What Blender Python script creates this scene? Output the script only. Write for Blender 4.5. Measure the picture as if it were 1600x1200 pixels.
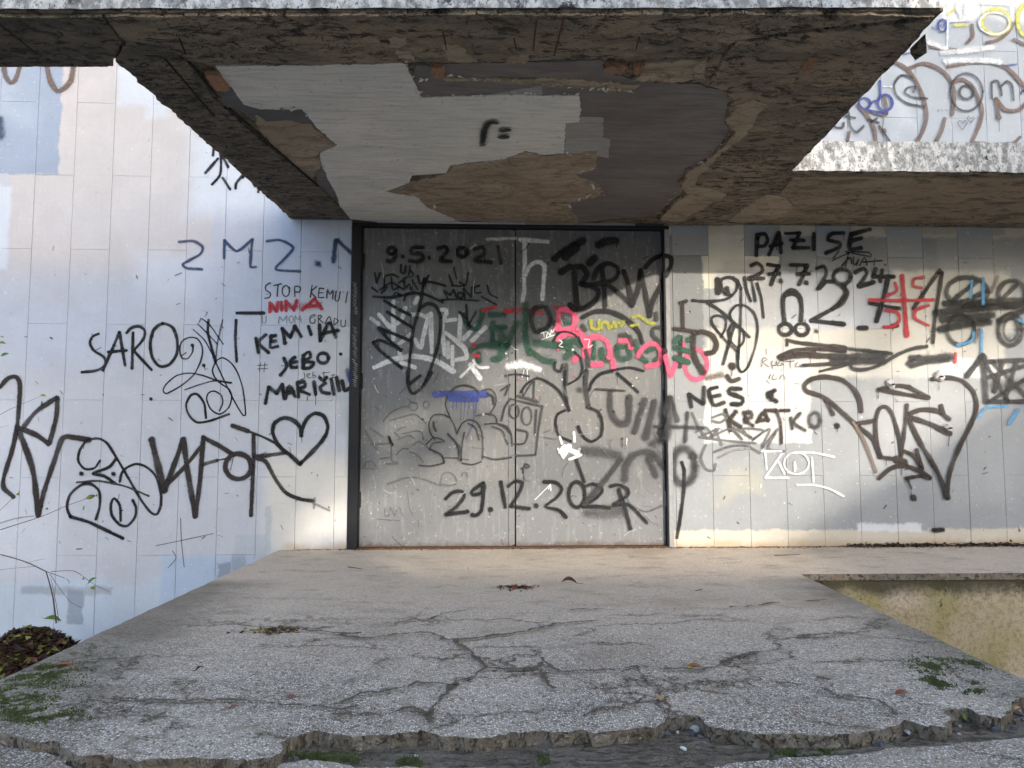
import bpy, bmesh, math, random
from mathutils import Vector, Matrix, noise as mnoise
R = math.radians
random.seed(7)
for o in list(bpy.data.objects): bpy.data.objects.remove(o)
scene = bpy.context.scene
C = scene.collection

# ---------------------------------------------------------------- camera
FPX, PITCH, YAW, DIST = 1120.0, math.atan(82/1120.0), R(-2.3), 5.0
CAMX = -DIST*math.tan(-YAW)
ROT = Matrix.Rotation(YAW, 3, 'Z') @ Matrix.Rotation(math.pi/2 + PITCH, 3, 'X')
def ray(x, y): return ROT @ Vector(((x-800)/FPX, (600-y)/FPX, -1.0))
_r = ray(800, 857); CAMZ = -_r.z/_r.y*DIST
CAM = Vector((CAMX, -DIST, CAMZ))
def on_y(x, y, Y=0.0):
    d = ray(x, y); return CAM + d*((Y-CAM.y)/d.y)
def on_z(x, y, Z=0.0):
    d = ray(x, y); return CAM + d*((Z-CAM.z)/d.z)
cam_d = bpy.data.cameras.new('camera'); cam = bpy.data.objects.new('camera', cam_d); C.objects.link(cam)
cam.matrix_world = Matrix.Translation(CAM) @ ROT.to_4x4()
cam_d.sensor_width = 36; cam_d.lens = FPX/1600*36; cam_d.clip_end = 500; cam_d.clip_start = 0.02
scene.camera = cam

# ---------------------------------------------------------------- sky, sun, exposure
SUN_TO = Vector((0.55, -1.0, 0.345)).normalized()      # direction towards the sun
SUN_EL = math.asin(SUN_TO.z)
world = bpy.data.worlds.new('World'); scene.world = world; world.use_nodes = True
wn = world.node_tree; bg = wn.nodes['Background']
sky = wn.nodes.new('ShaderNodeTexSky'); sky.sky_type = 'NISHITA'; sky.sun_disc = False
sky.sun_elevation = SUN_EL; sky.sun_rotation = math.atan2(SUN_TO.x, SUN_TO.y)
sky.air_density = 0.9; sky.dust_density = 2.2; sky.ozone_density = 1.1
wn.links.new(sky.outputs[0], bg.inputs[0]); bg.inputs[1].default_value = 0.15
sun_d = bpy.data.lights.new('sun', 'SUN'); sun_d.energy = 1.15; sun_d.angle = R(0.9); sun_d.color = (1.0, 0.91, 0.77)
sun = bpy.data.objects.new('sun', sun_d); C.objects.link(sun)
sun.rotation_euler = SUN_TO.to_track_quat('Z', 'Y').to_euler(); sun.location = SUN_TO*30
vs = scene.view_settings; vs.view_transform = 'Standard'; vs.look = 'None'; vs.gamma = 1.0; vs.exposure = 2.0
vs.use_curve_mapping = False
try:
    scene.cycles.transparent_max_bounces = 40; scene.cycles.max_bounces = 6; scene.cycles.diffuse_bounces = 3; scene.cycles.glossy_bounces = 2; scene.cycles.use_adaptive_sampling = True; scene.cycles.adaptive_threshold = 0.035
except Exception: pass

# ---------------------------------------------------------------- helpers
def obj(name, verts, faces, mat=None, parent=None, smooth=False):
    me = bpy.data.meshes.new(name); me.from_pydata([tuple(v) for v in verts], [], faces); me.update()
    o = bpy.data.objects.new(name, me); C.objects.link(o)
    if mat: me.materials.append(mat)
    if parent: o.parent = parent
    if smooth:
        for p in me.polygons: p.use_smooth = True
    return o
def from_bm(name, bm, mat=None, parent=None, smooth=False):
    me = bpy.data.meshes.new(name); bm.to_mesh(me); bm.free()
    o = bpy.data.objects.new(name, me); C.objects.link(o)
    if mat: me.materials.append(mat)
    if parent: o.parent = parent
    if smooth:
        for p in me.polygons: p.use_smooth = True
    return o
def empty(name, loc=(0,0,0)):
    o = bpy.data.objects.new(name, None); C.objects.link(o); o.location = loc; o.empty_display_size = 0.2
    return o
def tag(o, label, cat=None, group=None, kind=None):
    if label: o['label'] = label
    if cat: o['category'] = cat
    if group: o['group'] = group
    if kind: o['kind'] = kind
    return o
def box_vf(x0, x1, y0, y1, z0, z1):
    v = [(x0,y0,z0),(x1,y0,z0),(x1,y1,z0),(x0,y1,z0),(x0,y0,z1),(x1,y0,z1),(x1,y1,z1),(x0,y1,z1)]
    f = [(0,3,2,1),(4,5,6,7),(0,1,5,4),(1,2,6,5),(2,3,7,6),(3,0,4,7)]
    return v, f
def box(name, x0, x1, y0, y1, z0, z1, mat, parent=None, bev=0.0):
    v, f = box_vf(x0,x1,y0,y1,z0,z1)
    if bev <= 0: return obj(name, v, f, mat, parent)
    bm = bmesh.new(); vs_ = [bm.verts.new(p) for p in v]
    for q in f: bm.faces.new([vs_[i] for i in q])
    bmesh.ops.bevel(bm, geom=bm.edges[:], offset=bev, segments=1, affect='EDGES')
    return from_bm(name, bm, mat, parent)
def rough_line(pts, step, amp, closed=True, seed=0, nrm=None):
    """subdivide a polyline (Vectors) and jitter it sideways in its own plane (xy or xz)"""
    out = []; n = len(pts); rng = random.Random(seed)
    segs = n if closed else n-1
    for i in range(segs):
        a, b = pts[i], pts[(i+1) % n]; L = (b-a).length; k = max(1, int(L/step))
        t = (b-a).normalized() if L > 1e-9 else Vector((1,0,0)); s = t.cross(nrm)
        for j in range(k):
            p = a.lerp(b, j/k)
            q = mnoise.noise(p*9+Vector((seed,0,0)))*1.1 + mnoise.noise(p*31+Vector((0,seed,0)))*0.8 + mnoise.noise(p*77+Vector((0,seed,9)))*0.5 + rng.uniform(-.35,.35)
            if j == 0 and not closed and i == 0: q = 0
            out.append(p + s*(q*amp))
    if not closed: out.append(pts[-1].copy())
    return out
def prism(name, outline, dirv, mat, parent=None):
    """outline: planar loop; extruded along dirv"""
    n = len(outline); v = [p for p in outline] + [p+dirv for p in outline]
    f = [tuple(range(n)), tuple(range(2*n-1, n-1, -1))] + [(i, i+n, (i+1)%n+n, (i+1)%n) for i in range(n)]
    me = bpy.data.meshes.new(name); me.from_pydata([tuple(q) for q in v], [], f)
    bm = bmesh.new(); bm.from_mesh(me); bmesh.ops.triangulate(bm, faces=[q for q in bm.faces if len(q.verts) > 4], ngon_method='EAR_CLIP')
    bmesh.ops.recalc_face_normals(bm, faces=bm.faces[:]); bm.to_mesh(me); bm.free()
    o = bpy.data.objects.new(name, me); C.objects.link(o)
    if mat: me.materials.append(mat)
    if parent: o.parent = parent
    return o

# ---------------------------------------------------------------- node materials
class NT:
    def __init__(s, name):
        s.m = bpy.data.materials.new(name); s.m.use_nodes = True; s.t = s.m.node_tree
        s.b = s.t.nodes['Principled BSDF']; s.b.inputs['Roughness'].default_value = 0.85
        s.b.inputs['Specular IOR Level'].default_value = 0.25
        g = s.t.nodes.new('ShaderNodeNewGeometry'); s.pos = g.outputs['Position']; s.nrm = g.outputs['Normal']
    def L(s, a, sock):
        if hasattr(a, 'is_output'): s.t.links.new(a, sock)
        else:
            if isinstance(a, (tuple, list)) and len(a) == 3 and sock.type == 'RGBA': a = (*a, 1)
            sock.default_value = a
    def math(s, op, a, b=0.0, c=0.0, clamp=False):
        n = s.t.nodes.new('ShaderNodeMath'); n.operation = op; n.use_clamp = clamp
        for i, q in enumerate((a, b, c)): s.L(q, n.inputs[i])
        return n.outputs[0]
    def vmath(s, op, a, b=(0,0,0)):
        n = s.t.nodes.new('ShaderNodeVectorMath'); n.operation = op
        s.L(a, n.inputs[0])
        if op == 'SCALE': s.L(b, n.inputs['Scale'])
        else: s.L(b, n.inputs[1])
        return n.outputs[0]
    def noise(s, scale, detail=4, rough=0.55, vec=None, dist=0.0, color=False):
        n = s.t.nodes.new('ShaderNodeTexNoise'); s.L(vec or s.pos, n.inputs['Vector'])
        n.inputs['Scale'].default_value = scale; n.inputs['Detail'].default_value = min(detail, 4)
        n.inputs['Roughness'].default_value = rough; n.inputs['Distortion'].default_value = dist
        return n.outputs['Color' if color else 'Fac']
    def voro(s, scale, feature='F1', vec=None, out='Distance', rnd=1.0):
        n = s.t.nodes.new('ShaderNodeTexVoronoi'); n.feature = feature; s.L(vec or s.pos, n.inputs['Vector'])
        n.inputs['Scale'].default_value = scale; n.inputs['Randomness'].default_value = rnd
        return n.outputs[out]
    def ramp(s, v, a, b, o0=0.0, o1=1.0):
        n = s.t.nodes.new('ShaderNodeMapRange'); n.interpolation_type = 'SMOOTHSTEP'
        s.L(v, n.inputs[0])
        for i, q in enumerate((a, b, o0, o1)): s.L(q, n.inputs[i+1])
        return n.outputs[0]
    def mix(s, f, a, b, mode='MIX'):
        n = s.t.nodes.new('ShaderNodeMix'); n.data_type = 'RGBA'; n.blend_type = mode
        s.L(f, n.inputs[0]); s.L(a, n.inputs[6]); s.L(b, n.inputs[7]); return n.outputs[2]
    def scale3(s, k): return s.vmath('MULTIPLY', s.pos, k)
    def sep(s, v):
        n = s.t.nodes.new('ShaderNodeSeparateXYZ'); s.L(v, n.inputs[0]); return n.outputs
    def attr(s, name):
        n = s.t.nodes.new('ShaderNodeAttribute'); n.attribute_name = name; return n.outputs['Fac']
    def bump(s, h, strength=0.4, dist=0.01, prev=None):
        n = s.t.nodes.new('ShaderNodeBump'); n.inputs['Strength'].default_value = strength; n.inputs['Distance'].default_value = dist
        s.L(h, n.inputs['Height'])
        if prev: s.L(prev, n.inputs['Normal'])
        s.t.links.new(n.outputs[0], s.b.inputs['Normal']); return n.outputs[0]
    def color(s, c): s.L(c, s.b.inputs['Base Color'])
    def rect(s, sx, sz, x0, x1, z0, z1, soft):
        """mask of a painted rectangle on the wall, edges ragged by the warped coordinates"""
        dx = s.math('SUBTRACT', s.math('ABSOLUTE', s.math('SUBTRACT', sx, (x0+x1)/2)), abs(x1-x0)/2)
        dz = s.math('SUBTRACT', s.math('ABSOLUTE', s.math('SUBTRACT', sz, (z0+z1)/2)), abs(z1-z0)/2)
        return s.ramp(s.math('MAXIMUM', dx, dz), -soft, soft, 1.0, 0.0)
def grain(nt, col, amt=0.12, scale=60, big=2.5):
    n1 = nt.noise(scale, 5, 0.65); n2 = nt.noise(big, 4)
    k = nt.math('ADD', nt.math('MULTIPLY', nt.math('SUBTRACT', n1, .5), amt*2.2), nt.math('MULTIPLY', nt.math('SUBTRACT', n2, .5), amt*2.0))
    k = nt.math('ADD', k, 1.0)
    n = nt.t.nodes.new('ShaderNodeVectorMath'); n.operation = 'SCALE'
    nt.L(col if hasattr(col, 'is_output') else (*col,), n.inputs[0]); nt.L(k, n.inputs['Scale'])
    return n.outputs[0]
def simple(name, col, amt=0.12, scale=60, rough=0.85, bump=0.15):
    nt = NT(name); nt.color(grain(nt, col, amt, scale)); nt.b.inputs['Roughness'].default_value = rough
    if bump: nt.bump(nt.noise(scale*1.5, 5, .7), bump, 0.004)
    return nt.m

def paint_mat(name, col, speck=0.55):
    nt = NT(name); nt.b.inputs['Roughness'].default_value = 0.6
    a = nt.attr('edge'); op = nt.attr('cover')
    fine = nt.noise(230, 1, 0.7); med = nt.noise(38, 3, .65)
    nt.color(nt.mix(nt.ramp(med, .3, .7), tuple(q*.82 for q in col), tuple(min(1, q*1.18+.004) for q in col)))
    k = nt.math('ADD', a, nt.math('MULTIPLY', nt.math('SUBTRACT', fine, 0.5), speck*1.9))
    k = nt.math('ADD', k, nt.math('MULTIPLY', nt.math('SUBTRACT', med, 0.5), 0.55))
    k = nt.math('MULTIPLY', nt.ramp(k, 0.12, 0.98), nt.ramp(a, 0.0, 0.22))
    wear = nt.ramp(med, 0.30, 0.42)
    al = nt.math('MULTIPLY', nt.math('MULTIPLY', k, op), nt.math('ADD', nt.math('MULTIPLY', wear, .15), .85))
    nt.L(al, nt.b.inputs['Alpha'])
    return nt.m
PAINT = {k: paint_mat('spray_'+k, v) for k, v in dict(
    black=(.008,.008,.010), brown=(.032,.023,.021), umber=(.17,.12,.10), smoke=(.04,.04,.042), grey=(.13,.13,.135), silver=(.24,.24,.25),
    navy=(.035,.06,.14), blue=(.05,.075,.28), sky=(.12,.36,.62), red=(.52,.03,.045), pink=(.72,.10,.20), green=(.02,.075,.05),
    white=(.74,.76,.78), yellow=(.36,.37,.05), lemon=(.62,.60,.13), soil=(.045,.034,.024), rust=(.13,.045,.025)).items()}
def crack_mat():
    nt = NT('crack_soil'); nt.color(grain(nt, (.095,.072,.05), .3, 160)); nt.b.inputs['Roughness'].default_value = .95
    a = nt.attr('edge')
    k = nt.math('ADD', nt.math('MULTIPLY', a, 1.0), nt.math('MULTIPLY', nt.math('SUBTRACT', nt.noise(150, 3, .7), .5), 1.9))
    k = nt.math('ADD', k, nt.math('MULTIPLY', nt.math('SUBTRACT', nt.noise(14, 3, .6), .5), 1.5))
    nt.L(nt.math('MULTIPLY', nt.math('MULTIPLY', nt.ramp(k, .42, .85), nt.ramp(a, .0, .25)), nt.attr('cover')), nt.b.inputs['Alpha'])
    return nt.m
PAINT['crack'] = crack_mat()
# ---------------------------------------------------------------- spray strokes: soft-edged ribbons lying on a surface
LAYER = [0]; UPZ = Vector((0,0,1))
def catmull(P, closed=False, dens=0.02, ten=0.42):
    n = len(P)
    if n == 1: return [P[0]]
    out = []; segs = n if closed else n-1
    for i in range(segs):
        p1, p2 = P[i], P[(i+1)%n]
        p0 = P[i-1] if (i > 0 or closed) else p1*2-p2
        p3 = P[(i+2)%n] if (i+2 < n or closed) else p2*2-p1
        m1 = (p2-p0)*ten; m2 = (p3-p1)*ten
        L = (p2-p1).length; cap = L*1.1
        if m1.length > cap: m1 = m1.normalized()*cap
        if m2.length > cap: m2 = m2.normalized()*cap
        k = max(2, min(14, int(L/dens)+1)) if n > 2 else max(1, int(L/0.08))
        for j in range(k):
            t = j/k; t2 = t*t; t3 = t2*t
            out.append(p1*(2*t3-3*t2+1) + m1*(t3-2*t2+t) + p2*(3*t2-2*t3) + m2*(t3-t2))
    out.append((P[0] if closed else P[-1]).copy())
    return out
class Spray:
    """collects the strokes of one piece of graffiti"""
    def __init__(s): s.v=[]; s.f=[]; s.e=[]; s.c=[]; s.m=[]; s.mats=[]
    def run(s, pts, nrm, w, col, soft, op, cap=True, wob=0.19):
        LAYER[0] += 1; base = 0.0016 + LAYER[0]*7e-6
        soft = min(.97, soft+.16); r = w/2*1.28; core = max(0.04, 1-soft)
        mat = PAINT[col]
        if mat not in s.mats: s.mats.append(mat)
        mi = s.mats.index(mat)
        if len(pts) == 1: pts = [pts[0], pts[0]+Vector((1e-4,0,1e-4))]
        tan = []
        for i in range(len(pts)):
            d = pts[min(i+1,len(pts)-1)]-pts[max(i-1,0)]
            tan.append(d.normalized() if d.length > 1e-9 else Vector((1,0,0)))
        rows = []       # centre, tangent, outer half width, inner half width, inner alpha
        sd = random.uniform(0,99)
        if cap:
            for t in (1.0, .85, .6, .3):
                rows.append((pts[0]-tan[0]*r*t, tan[0], r*math.sqrt(max(0,1-t*t)), r*math.sqrt(max(0,core*core-t*t)), max(0,min(1,(1-t)/(1-core+1e-4)))))
        for p, t in zip(pts, tan):
            k = 1+wob*mnoise.noise(p*11+Vector((sd,0,0)))*1.6
            rows.append((p, t, r*k, r*core*k, 1.0))
        if cap:
            for t in (.3, .6, .85, 1.0):
                rows.append((pts[-1]+tan[-1]*r*t, tan[-1], r*math.sqrt(max(0,1-t*t)), r*math.sqrt(max(0,core*core-t*t)), max(0,min(1,(1-t)/(1-core+1e-4)))))
        b0 = len(s.v); n = len(rows)
        for i, (p, t, ho, hi, ai) in enumerate(rows):
            side = t.cross(nrm); q = p + nrm*(base + 5e-6*i/n)
            for o_, a in ((-ho*1.75,0),(-ho,.22*ai),(-hi,ai),(hi,ai),(ho,.22*ai),(ho*1.75,0)):
                s.v.append(q+side*o_); s.e.append(a); s.c.append(op*min(1.0, .93+.32*mnoise.noise(p*6+Vector((sd,3,0)))))
        for i in range(n-1):
            for j in range(5):
                a = b0+i*6+j; s.f.append((a, a+1, a+7, a+6)); s.m.append(mi)
        if cap and nrm.y < -.5 and col in ('black','brown','blue') and w > .014 and random.random() < .13:      # a run of paint
            p = pts[random.randrange(len(pts))]; L = random.uniform(.02,.085)
            s.run([p - UPZ*(w*.3), p - UPZ*(w*.3+L*.5), p - UPZ*(w*.3+L)], nrm, .0042, col, .1, .85, cap=False, wob=.3)
    def build(s, name, parent, label=None, kind=None):
        if not s.v: return None
        o = obj(name, s.v, s.f, None, parent)
        for m in s.mats: o.data.materials.append(m)
        o.data.polygons.foreach_set('material_index', s.m)
        a = o.data.attributes.new('edge', 'FLOAT', 'POINT'); a.data.foreach_set('value', s.e)
        a = o.data.attributes.new('cover', 'FLOAT', 'POINT'); a.data.foreach_set('value', s.c)
        if label: o['label'] = label
        if kind: o['kind'] = kind
        return o

# ================================================================ key places, measured on the wall (Y = 0) and the landing (z = 0)
ZS = on_y(800, 347).z                      # underside of the canopy
DX0, DX1 = on_y(546, 600).x, on_y(1049, 600).x
DZ1 = on_y(800, 351).z
DOOR_Y = 0.035
PXM = 1/224.0
def W(x, y): p = on_y(x, y); return p.x, p.z

# ================================================================ wall of painted stone slabs
def slab_material(zone):
    nt = NT('painted_slabs')
    warp = nt.vmath('SCALE', nt.vmath('SUBTRACT', nt.noise(9, 4, .68, color=True), (.5,.5,.5)), 0.075)
    warp2 = nt.vmath('SCALE', nt.vmath('SUBTRACT', nt.noise(1.7, 3, .5, color=True), (.5,.5,.5)), 0.55)
    p1 = nt.sep(nt.vmath('ADD', nt.pos, warp)); p2 = nt.sep(nt.vmath('ADD', nt.vmath('ADD', nt.pos, warp2), warp))
    # colour of the bare paint coats: pale blue-white on the left, grey right of the door
    col = (.53,.54,.59) if zone == 0 else (.30,.312,.325)
    def r(x0, x1, y0, y1, c, soft=3, op=1.0, big=False):
        nonlocal col
        a = W((x0+x1)/2, y0); b = W((x0+x1)/2, y1); l = W(x0, (y0+y1)/2)[0]; q = W(x1, (y0+y1)/2)[0]
        P = p2 if big else p1
        m = nt.rect(P[0], P[2], l, q, b[1], a[1], soft*PXM)
        if op < 1: m = nt.math('MULTIPLY', m, op)
        col = nt.mix(m, col, c)
    cream = (.58,.545,.54); white = (.63,.66,.72); cool = (.50,.54,.63)
    def left():
        r(18, 335, 60, 405, cream, 4); r(15, 250, 380, 425, cream, 22, .8)
        r(185, 300, 60, 165, white, 8); r(228, 262, 150, 185, white, 9, .8)
        r(297, 520, 215, 335, white, 22); r(210, 330, 395, 470, white, 18, .7)
        r(430, 620, 330, 440, (.46,.53,.67), 42, .8, True); r(330, 470, 430, 560, (.54,.59,.71), 60, .7, True)
        r(-80, 200, 470, 580, cool, 40, .85, True); r(-80, 90, 640, 900, (.66,.68,.74), 40, .7, True)
        r(-140, 96, 40, 271, (.33,.385,.49), 2.5); r(-80, 40, 60, 190, (.44,.50,.60), 30, .8, True)
        r(-80, 14, 290, 420, white, 4)
        r(430, 560, 700, 870, (.70,.66,.60), 26, .9, True)  # warm patch beside the door is sunlight painted into the colour
        r(-80, 330, 905, 1150, (.52,.60,.70), 9, .75, True); r(250, 440, 868, 1000, (.42,.52,.66), 6, .8)
        r(32, 176, 917, 929, (.36,.39,.44), 3, .8); r(105, 130, 921, 975, (.29,.33,.40), 2, .85); r(340, 360, 878, 910, (.27,.31,.38), 2, .9); r(362, 384, 866, 893, (.30,.34,.40), 3, .8)
        r(366, 418, 836, 872, (.44,.48,.53), 3, .6); r(414, 424, 792, 860, (.42,.46,.5), 2, .6)
        r(528, 545, 560, 680, (.42,.45,.48), 5, .7)
    def right():
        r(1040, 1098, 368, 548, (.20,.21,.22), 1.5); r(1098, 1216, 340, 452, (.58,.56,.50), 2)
        r(1216, 1466, 371, 424, (.25,.255,.262), 1.5); r(1466, 1720, 371, 424, (.30,.30,.30), 8)  # dark top band paints in the shadow of the canopy strip
        r(1120, 1222, 420, 520, (.42,.43,.46), 5, .8); r(1222, 1408, 426, 514, (.45,.475,.53), 3)
        r(1130, 1180, 405, 440, (.36,.36,.36), 8, .6)
        r(1395, 1580, 424, 520, (.56,.55,.50), 7); r(1105, 1570, 513, 590, (.58,.555,.51), 5, .95)
        r(1100, 1266, 545, 692, (.58,.565,.55), 2); r(1470, 1562, 560, 590, (.72,.72,.70), 2)
        r(1130, 1200, 740, 780, (.50,.46,.33), 14, .35, True); r(1380, 1620, 600, 760, (.42,.43,.44), 40, .6, True)
        r(1000, 1760, 827, 920, (.56,.51,.43), 2.5); r(1040, 1760, 335, 369, (.50,.46,.36), 3, .85); r(1380, 1570, 350, 366, (.30,.28,.22), 4, .7)
        r(1340, 1440, 818, 830, (.66,.68,.72), 3, .8)
    def upper():
        r(1150, 1800, -220, 262, (.405,.44,.485), 3); r(1466, 1620, -60, 34, (.78,.79,.80), 9, .9, True); r(1395, 1430, 100, 215, (.60,.64,.70), 20, .5, True)
        r(1250, 1330, 150, 262, (.60,.62,.64), 20, .6, True)
    (left, right, upper)[zone]()
    # wear: specks and faint brush streaks; then an orange-brown tint at the foot
    fine = nt.noise(130, 5, .7); col = nt.mix(nt.math('MULTIPLY', nt.ramp(fine, .60, .70), .6), col, (.26,.26,.27))
    chips = nt.noise(38, 6, .75); col = nt.mix(nt.math('MULTIPLY', nt.ramp(chips, .635, .66), .75), col, (.80,.79,.76))
    col = nt.mix(nt.math('MULTIPLY', nt.ramp(nt.noise(24, 6, .78), .665, .69), .8), col, (.16,.15,.14))
    streak = nt.noise(5, 5, .6, vec=nt.scale3((9, 1, .5))); hstreak = nt.noise(5, 5, .6, vec=nt.scale3((.6, 1, 10)))
    mot = nt.noise(3.3, 4, .7, dist=.6)
    k = nt.math('ADD', .80, nt.math('ADD', nt.math('MULTIPLY', nt.math('ADD', streak, hstreak), .07), nt.math('MULTIPLY', mot, .26)))
    col = nt.vmath('SCALE', col, k)
    col = grain(nt, col, .05, 40, 1.3)
    foot_tint = nt.math('MULTIPLY', nt.ramp(nt.math('ADD', nt.sep(nt.pos)[2], nt.math('MULTIPLY', nt.math('SUBTRACT', nt.noise(7, 5, .65), .5), .12)), .0, .07, 1, 0), .55)
    foot_tint = nt.math('MULTIPLY', foot_tint, nt.ramp(nt.sep(nt.pos)[0], -1.62, -1.5))
    col = nt.mix(foot_tint, col, (.42,.27,.13))
    nt.color(col); nt.b.inputs['Roughness'].default_value = .62; nt.b.inputs['Specular IOR Level'].default_value = .3
    nt.bump(nt.math('ADD', nt.math('MULTIPLY', nt.noise(11, 3, .6), .5), nt.math('MULTIPLY', nt.noise(160, 2, .75), .12)), .22, .01)
    return nt.m
SLABMS = [slab_material(k) for k in range(3)]
MORTAR_L = simple('pale_joint_mortar', (.30,.29,.29), .2, 90)
MORTAR = simple('joint_mortar', (.11,.10,.095), .2, 90)
WALL = tag(empty('graffiti_wall', (0, 0, 0)), 'long wall of tall painted stone slabs covered in spray-painted tags, around the grey double door', 'wall')
for (x0, x1, z0, z1) in ((-6.2, DX0-.001, -1.0, 4.6), (DX1+.001, 6.2, -1.0, 4.6), (DX0-.001, DX1+.001, DZ1+.001, 4.6)):
    box('wall_core', x0, x1, .013, .34, z0, z1, MORTAR if x0 > -2 else MORTAR_L, WALL)
colw = (on_y(1572, 800).x - on_y(1115, 800).x)/8
X0 = on_y(1115, 800).x
zA, zB = on_y(200, 275).z, on_y(200, 390).z
pitchz = 2*abs(zA-zB)
rng = random.Random(3); slab_cache = {}
for i in range(-22, 18):
    xa = X0 + i*colw; xb = xa + colw
    if xb < -5.6 or xa > 5.6: continue
    ph = (zA if i % 2 == 0 else zB)
    foot = 0.0 if xa > on_y(436, 862).x-.004 else -.98
    cuts = sorted({foot, 4.55} | {z for z in [ph + k*pitchz for k in range(-6, 6)] if foot+.05 < z < 4.5})
    for z0, z1 in zip(cuts[:-1], cuts[1:]):
        a, b, c, d = xa, xb, z0, z1
        if c < DZ1 and b > DX0 and a < DX1:         # cut round the doorway
            if a < DX0: b = DX0
            elif b > DX1: a = DX1
            elif d > DZ1: c = DZ1
            else: continue
            if b-a < .02 or d-c < .02: continue
        g, gh = .0012, .0007
        w_, h_ = round(b-a-2*g, 4), round(d-c-2*gh, 4)
        SLABM = SLABMS[0 if (a+b)/2 < 0 else (2 if c > ZS-.3 else 1)]
        key = (w_, h_, SLABM.name)
        if key not in slab_cache:
            bm = bmesh.new(); v, f = box_vf(-w_/2, w_/2, 0, .03, -h_/2, h_/2); vv = [bm.verts.new(q) for q in v]
            for q in f: bm.faces.new([vv[t] for t in q])
            fe = [e for e in bm.edges if all(abs(q.co.y) < 1e-6 for q in e.verts)]
            bmesh.ops.bevel(bm, geom=fe, offset=.0009, segments=1, affect='EDGES')
            o = from_bm('facing_slab', bm, SLABM, WALL); slab_cache[key] = o.data
        else:
            o = bpy.data.objects.new('facing_slab', slab_cache[key]); C.objects.link(o); o.parent = WALL
        o.location = ((a+b)/2, rng.uniform(-.0004, .0008), (c+d)/2)
        o.rotation_euler = (rng.uniform(-.0006,.0006), 0, rng.uniform(-.0025,.0025))
# rusty bolt stubs bedded in mortar lumps
lumpm = simple('lump_mortar', (.42,.41,.42), .3, 120, bump=.5); rustm = simple('rusty_steel', (.10,.05,.03), .3, 80)
for k, (x, y, s_) in enumerate(((1391,600,.034),(1466,588,.036),(1480,668,.026))):
    p = on_y(x, y); bm = bmesh.new(); bmesh.ops.create_icosphere(bm, subdivisions=3, radius=s_)
    for v in bm.verts:
        q = 1 + .55*mnoise.noise(v.co*42+Vector((k*7,0,0))) + .25*mnoise.noise(v.co*110); v.co *= q; v.co.y *= .55
    o = from_bm('mortar_lump', bm, lumpm, WALL, True); o.location = (p.x, -.004, p.z)
    bm = bmesh.new(); bmesh.ops.create_cone(bm, cap_ends=True, segments=10, radius1=.006, radius2=.006, depth=.05)
    b = from_bm('bolt', bm, rustm, o); b.rotation_euler = (R(90),0,0); b.location = (.004,-.018,-.004)

# ================================================================ steel double door
def door_material():
    nt = NT('door_paint')
    warp = nt.vmath('SCALE', nt.vmath('SUBTRACT', nt.noise(6, 6, .65, color=True), (.5,.5,.5)), .11)
    p = nt.sep(nt.vmath('ADD', nt.pos, warp))
    col = (.145,.148,.153)
    def r(x0, x1, y0, y1, c, soft, op=1):
        nonlocal col
        a = W((x0+x1)/2, y0); b = W((x0+x1)/2, y1); l = W(x0, y0)[0]; q = W(x1, y0)[0]
        m = nt.math('MULTIPLY', nt.rect(p[0], p[2], l, q, b[1], a[1], soft*PXM), op); col = nt.mix(m, col, c)
    r(500, 1100, 300, 470, (.105,.107,.112), 30); r(500, 640, 440, 600, (.125,.135,.17), 25, .7)  # darker top of the door is the canopy's shade painted in
    r(600, 800, 640, 760, (.20,.197,.19), 22, .8); r(700, 1000, 590, 690, (.19,.185,.178), 24, .6); r(560, 1050, 770, 870, (.20,.203,.21), 22, .8)
    sc = nt.noise(6, 6, .7, vec=nt.scale3((5, 1, .8)))
    col = nt.mix(nt.math('MULTIPLY', nt.ramp(sc, .52, .68), .4), col, (.30,.30,.30))
    chips = nt.noise(45, 5, .75); col = nt.mix(nt.math('MULTIPLY', nt.ramp(chips, .64, .66), .8), col, (.50,.485,.46))
    col = nt.mix(nt.math('MULTIPLY', nt.ramp(nt.noise(33, 6, .75, dist=.4), .64, .66), .8), col, (.06,.045,.04))
    rust = nt.math('MULTIPLY', nt.ramp(nt.math('ADD', nt.sep(nt.pos)[2], nt.math('MULTIPLY', nt.math('SUBTRACT', nt.noise(13, 5, .7), .5), .12)), .0, .055, 1, 0), .8)
    col = nt.mix(rust, col, (.10,.06,.04))
    nt.color(grain(nt, col, .07, 70, 2)); nt.b.inputs['Roughness'].default_value = .48; nt.b.inputs['Specular IOR Level'].default_value = .4
    b = nt.bump(nt.noise(2.2, 3), .18, .03); nt.bump(nt.noise(140, 4, .7), .12, .003, b)
    return nt.m
DOORM = door_material()
FRAMEM = simple('black_frame_paint', (.014,.014,.017), .25, 50, .5, .2)
JAMBM = simple('worn_grey_jamb', (.30,.30,.31), .3, 40, .6, .25)
DOOR = tag(empty('double_door', ((DX0+DX1)/2, 0, 0)), 'grey sheet-steel double door in a black frame, dense with tags and scratched doodles', 'door')
def dpart(name, x0, x1, y0, y1, z0, z1, mat, bev=.0015, parent=None):
    o = box(name, x0, x1, y0, y1, z0, z1, mat, None, bev); par = parent or DOOR
    o.parent = par; o.matrix_parent_inverse = Matrix.Translation(DOOR.location).inverted(); return o
xl0, xl1 = on_y(563, 600).x, on_y(801, 600).x; xr0, xr1 = on_y(804, 600).x, on_y(1039, 600).x
ztop = on_y(800, 356).z
dpart('door_leaf', xl0+.002, xl1, DOOR_Y, DOOR_Y+.045, .012, ztop-.003, DOORM)
dpart('door_leaf', xr0+.012, xr1-.002, DOOR_Y, DOOR_Y+.045, .012, ztop-.003, DOORM)
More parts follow.
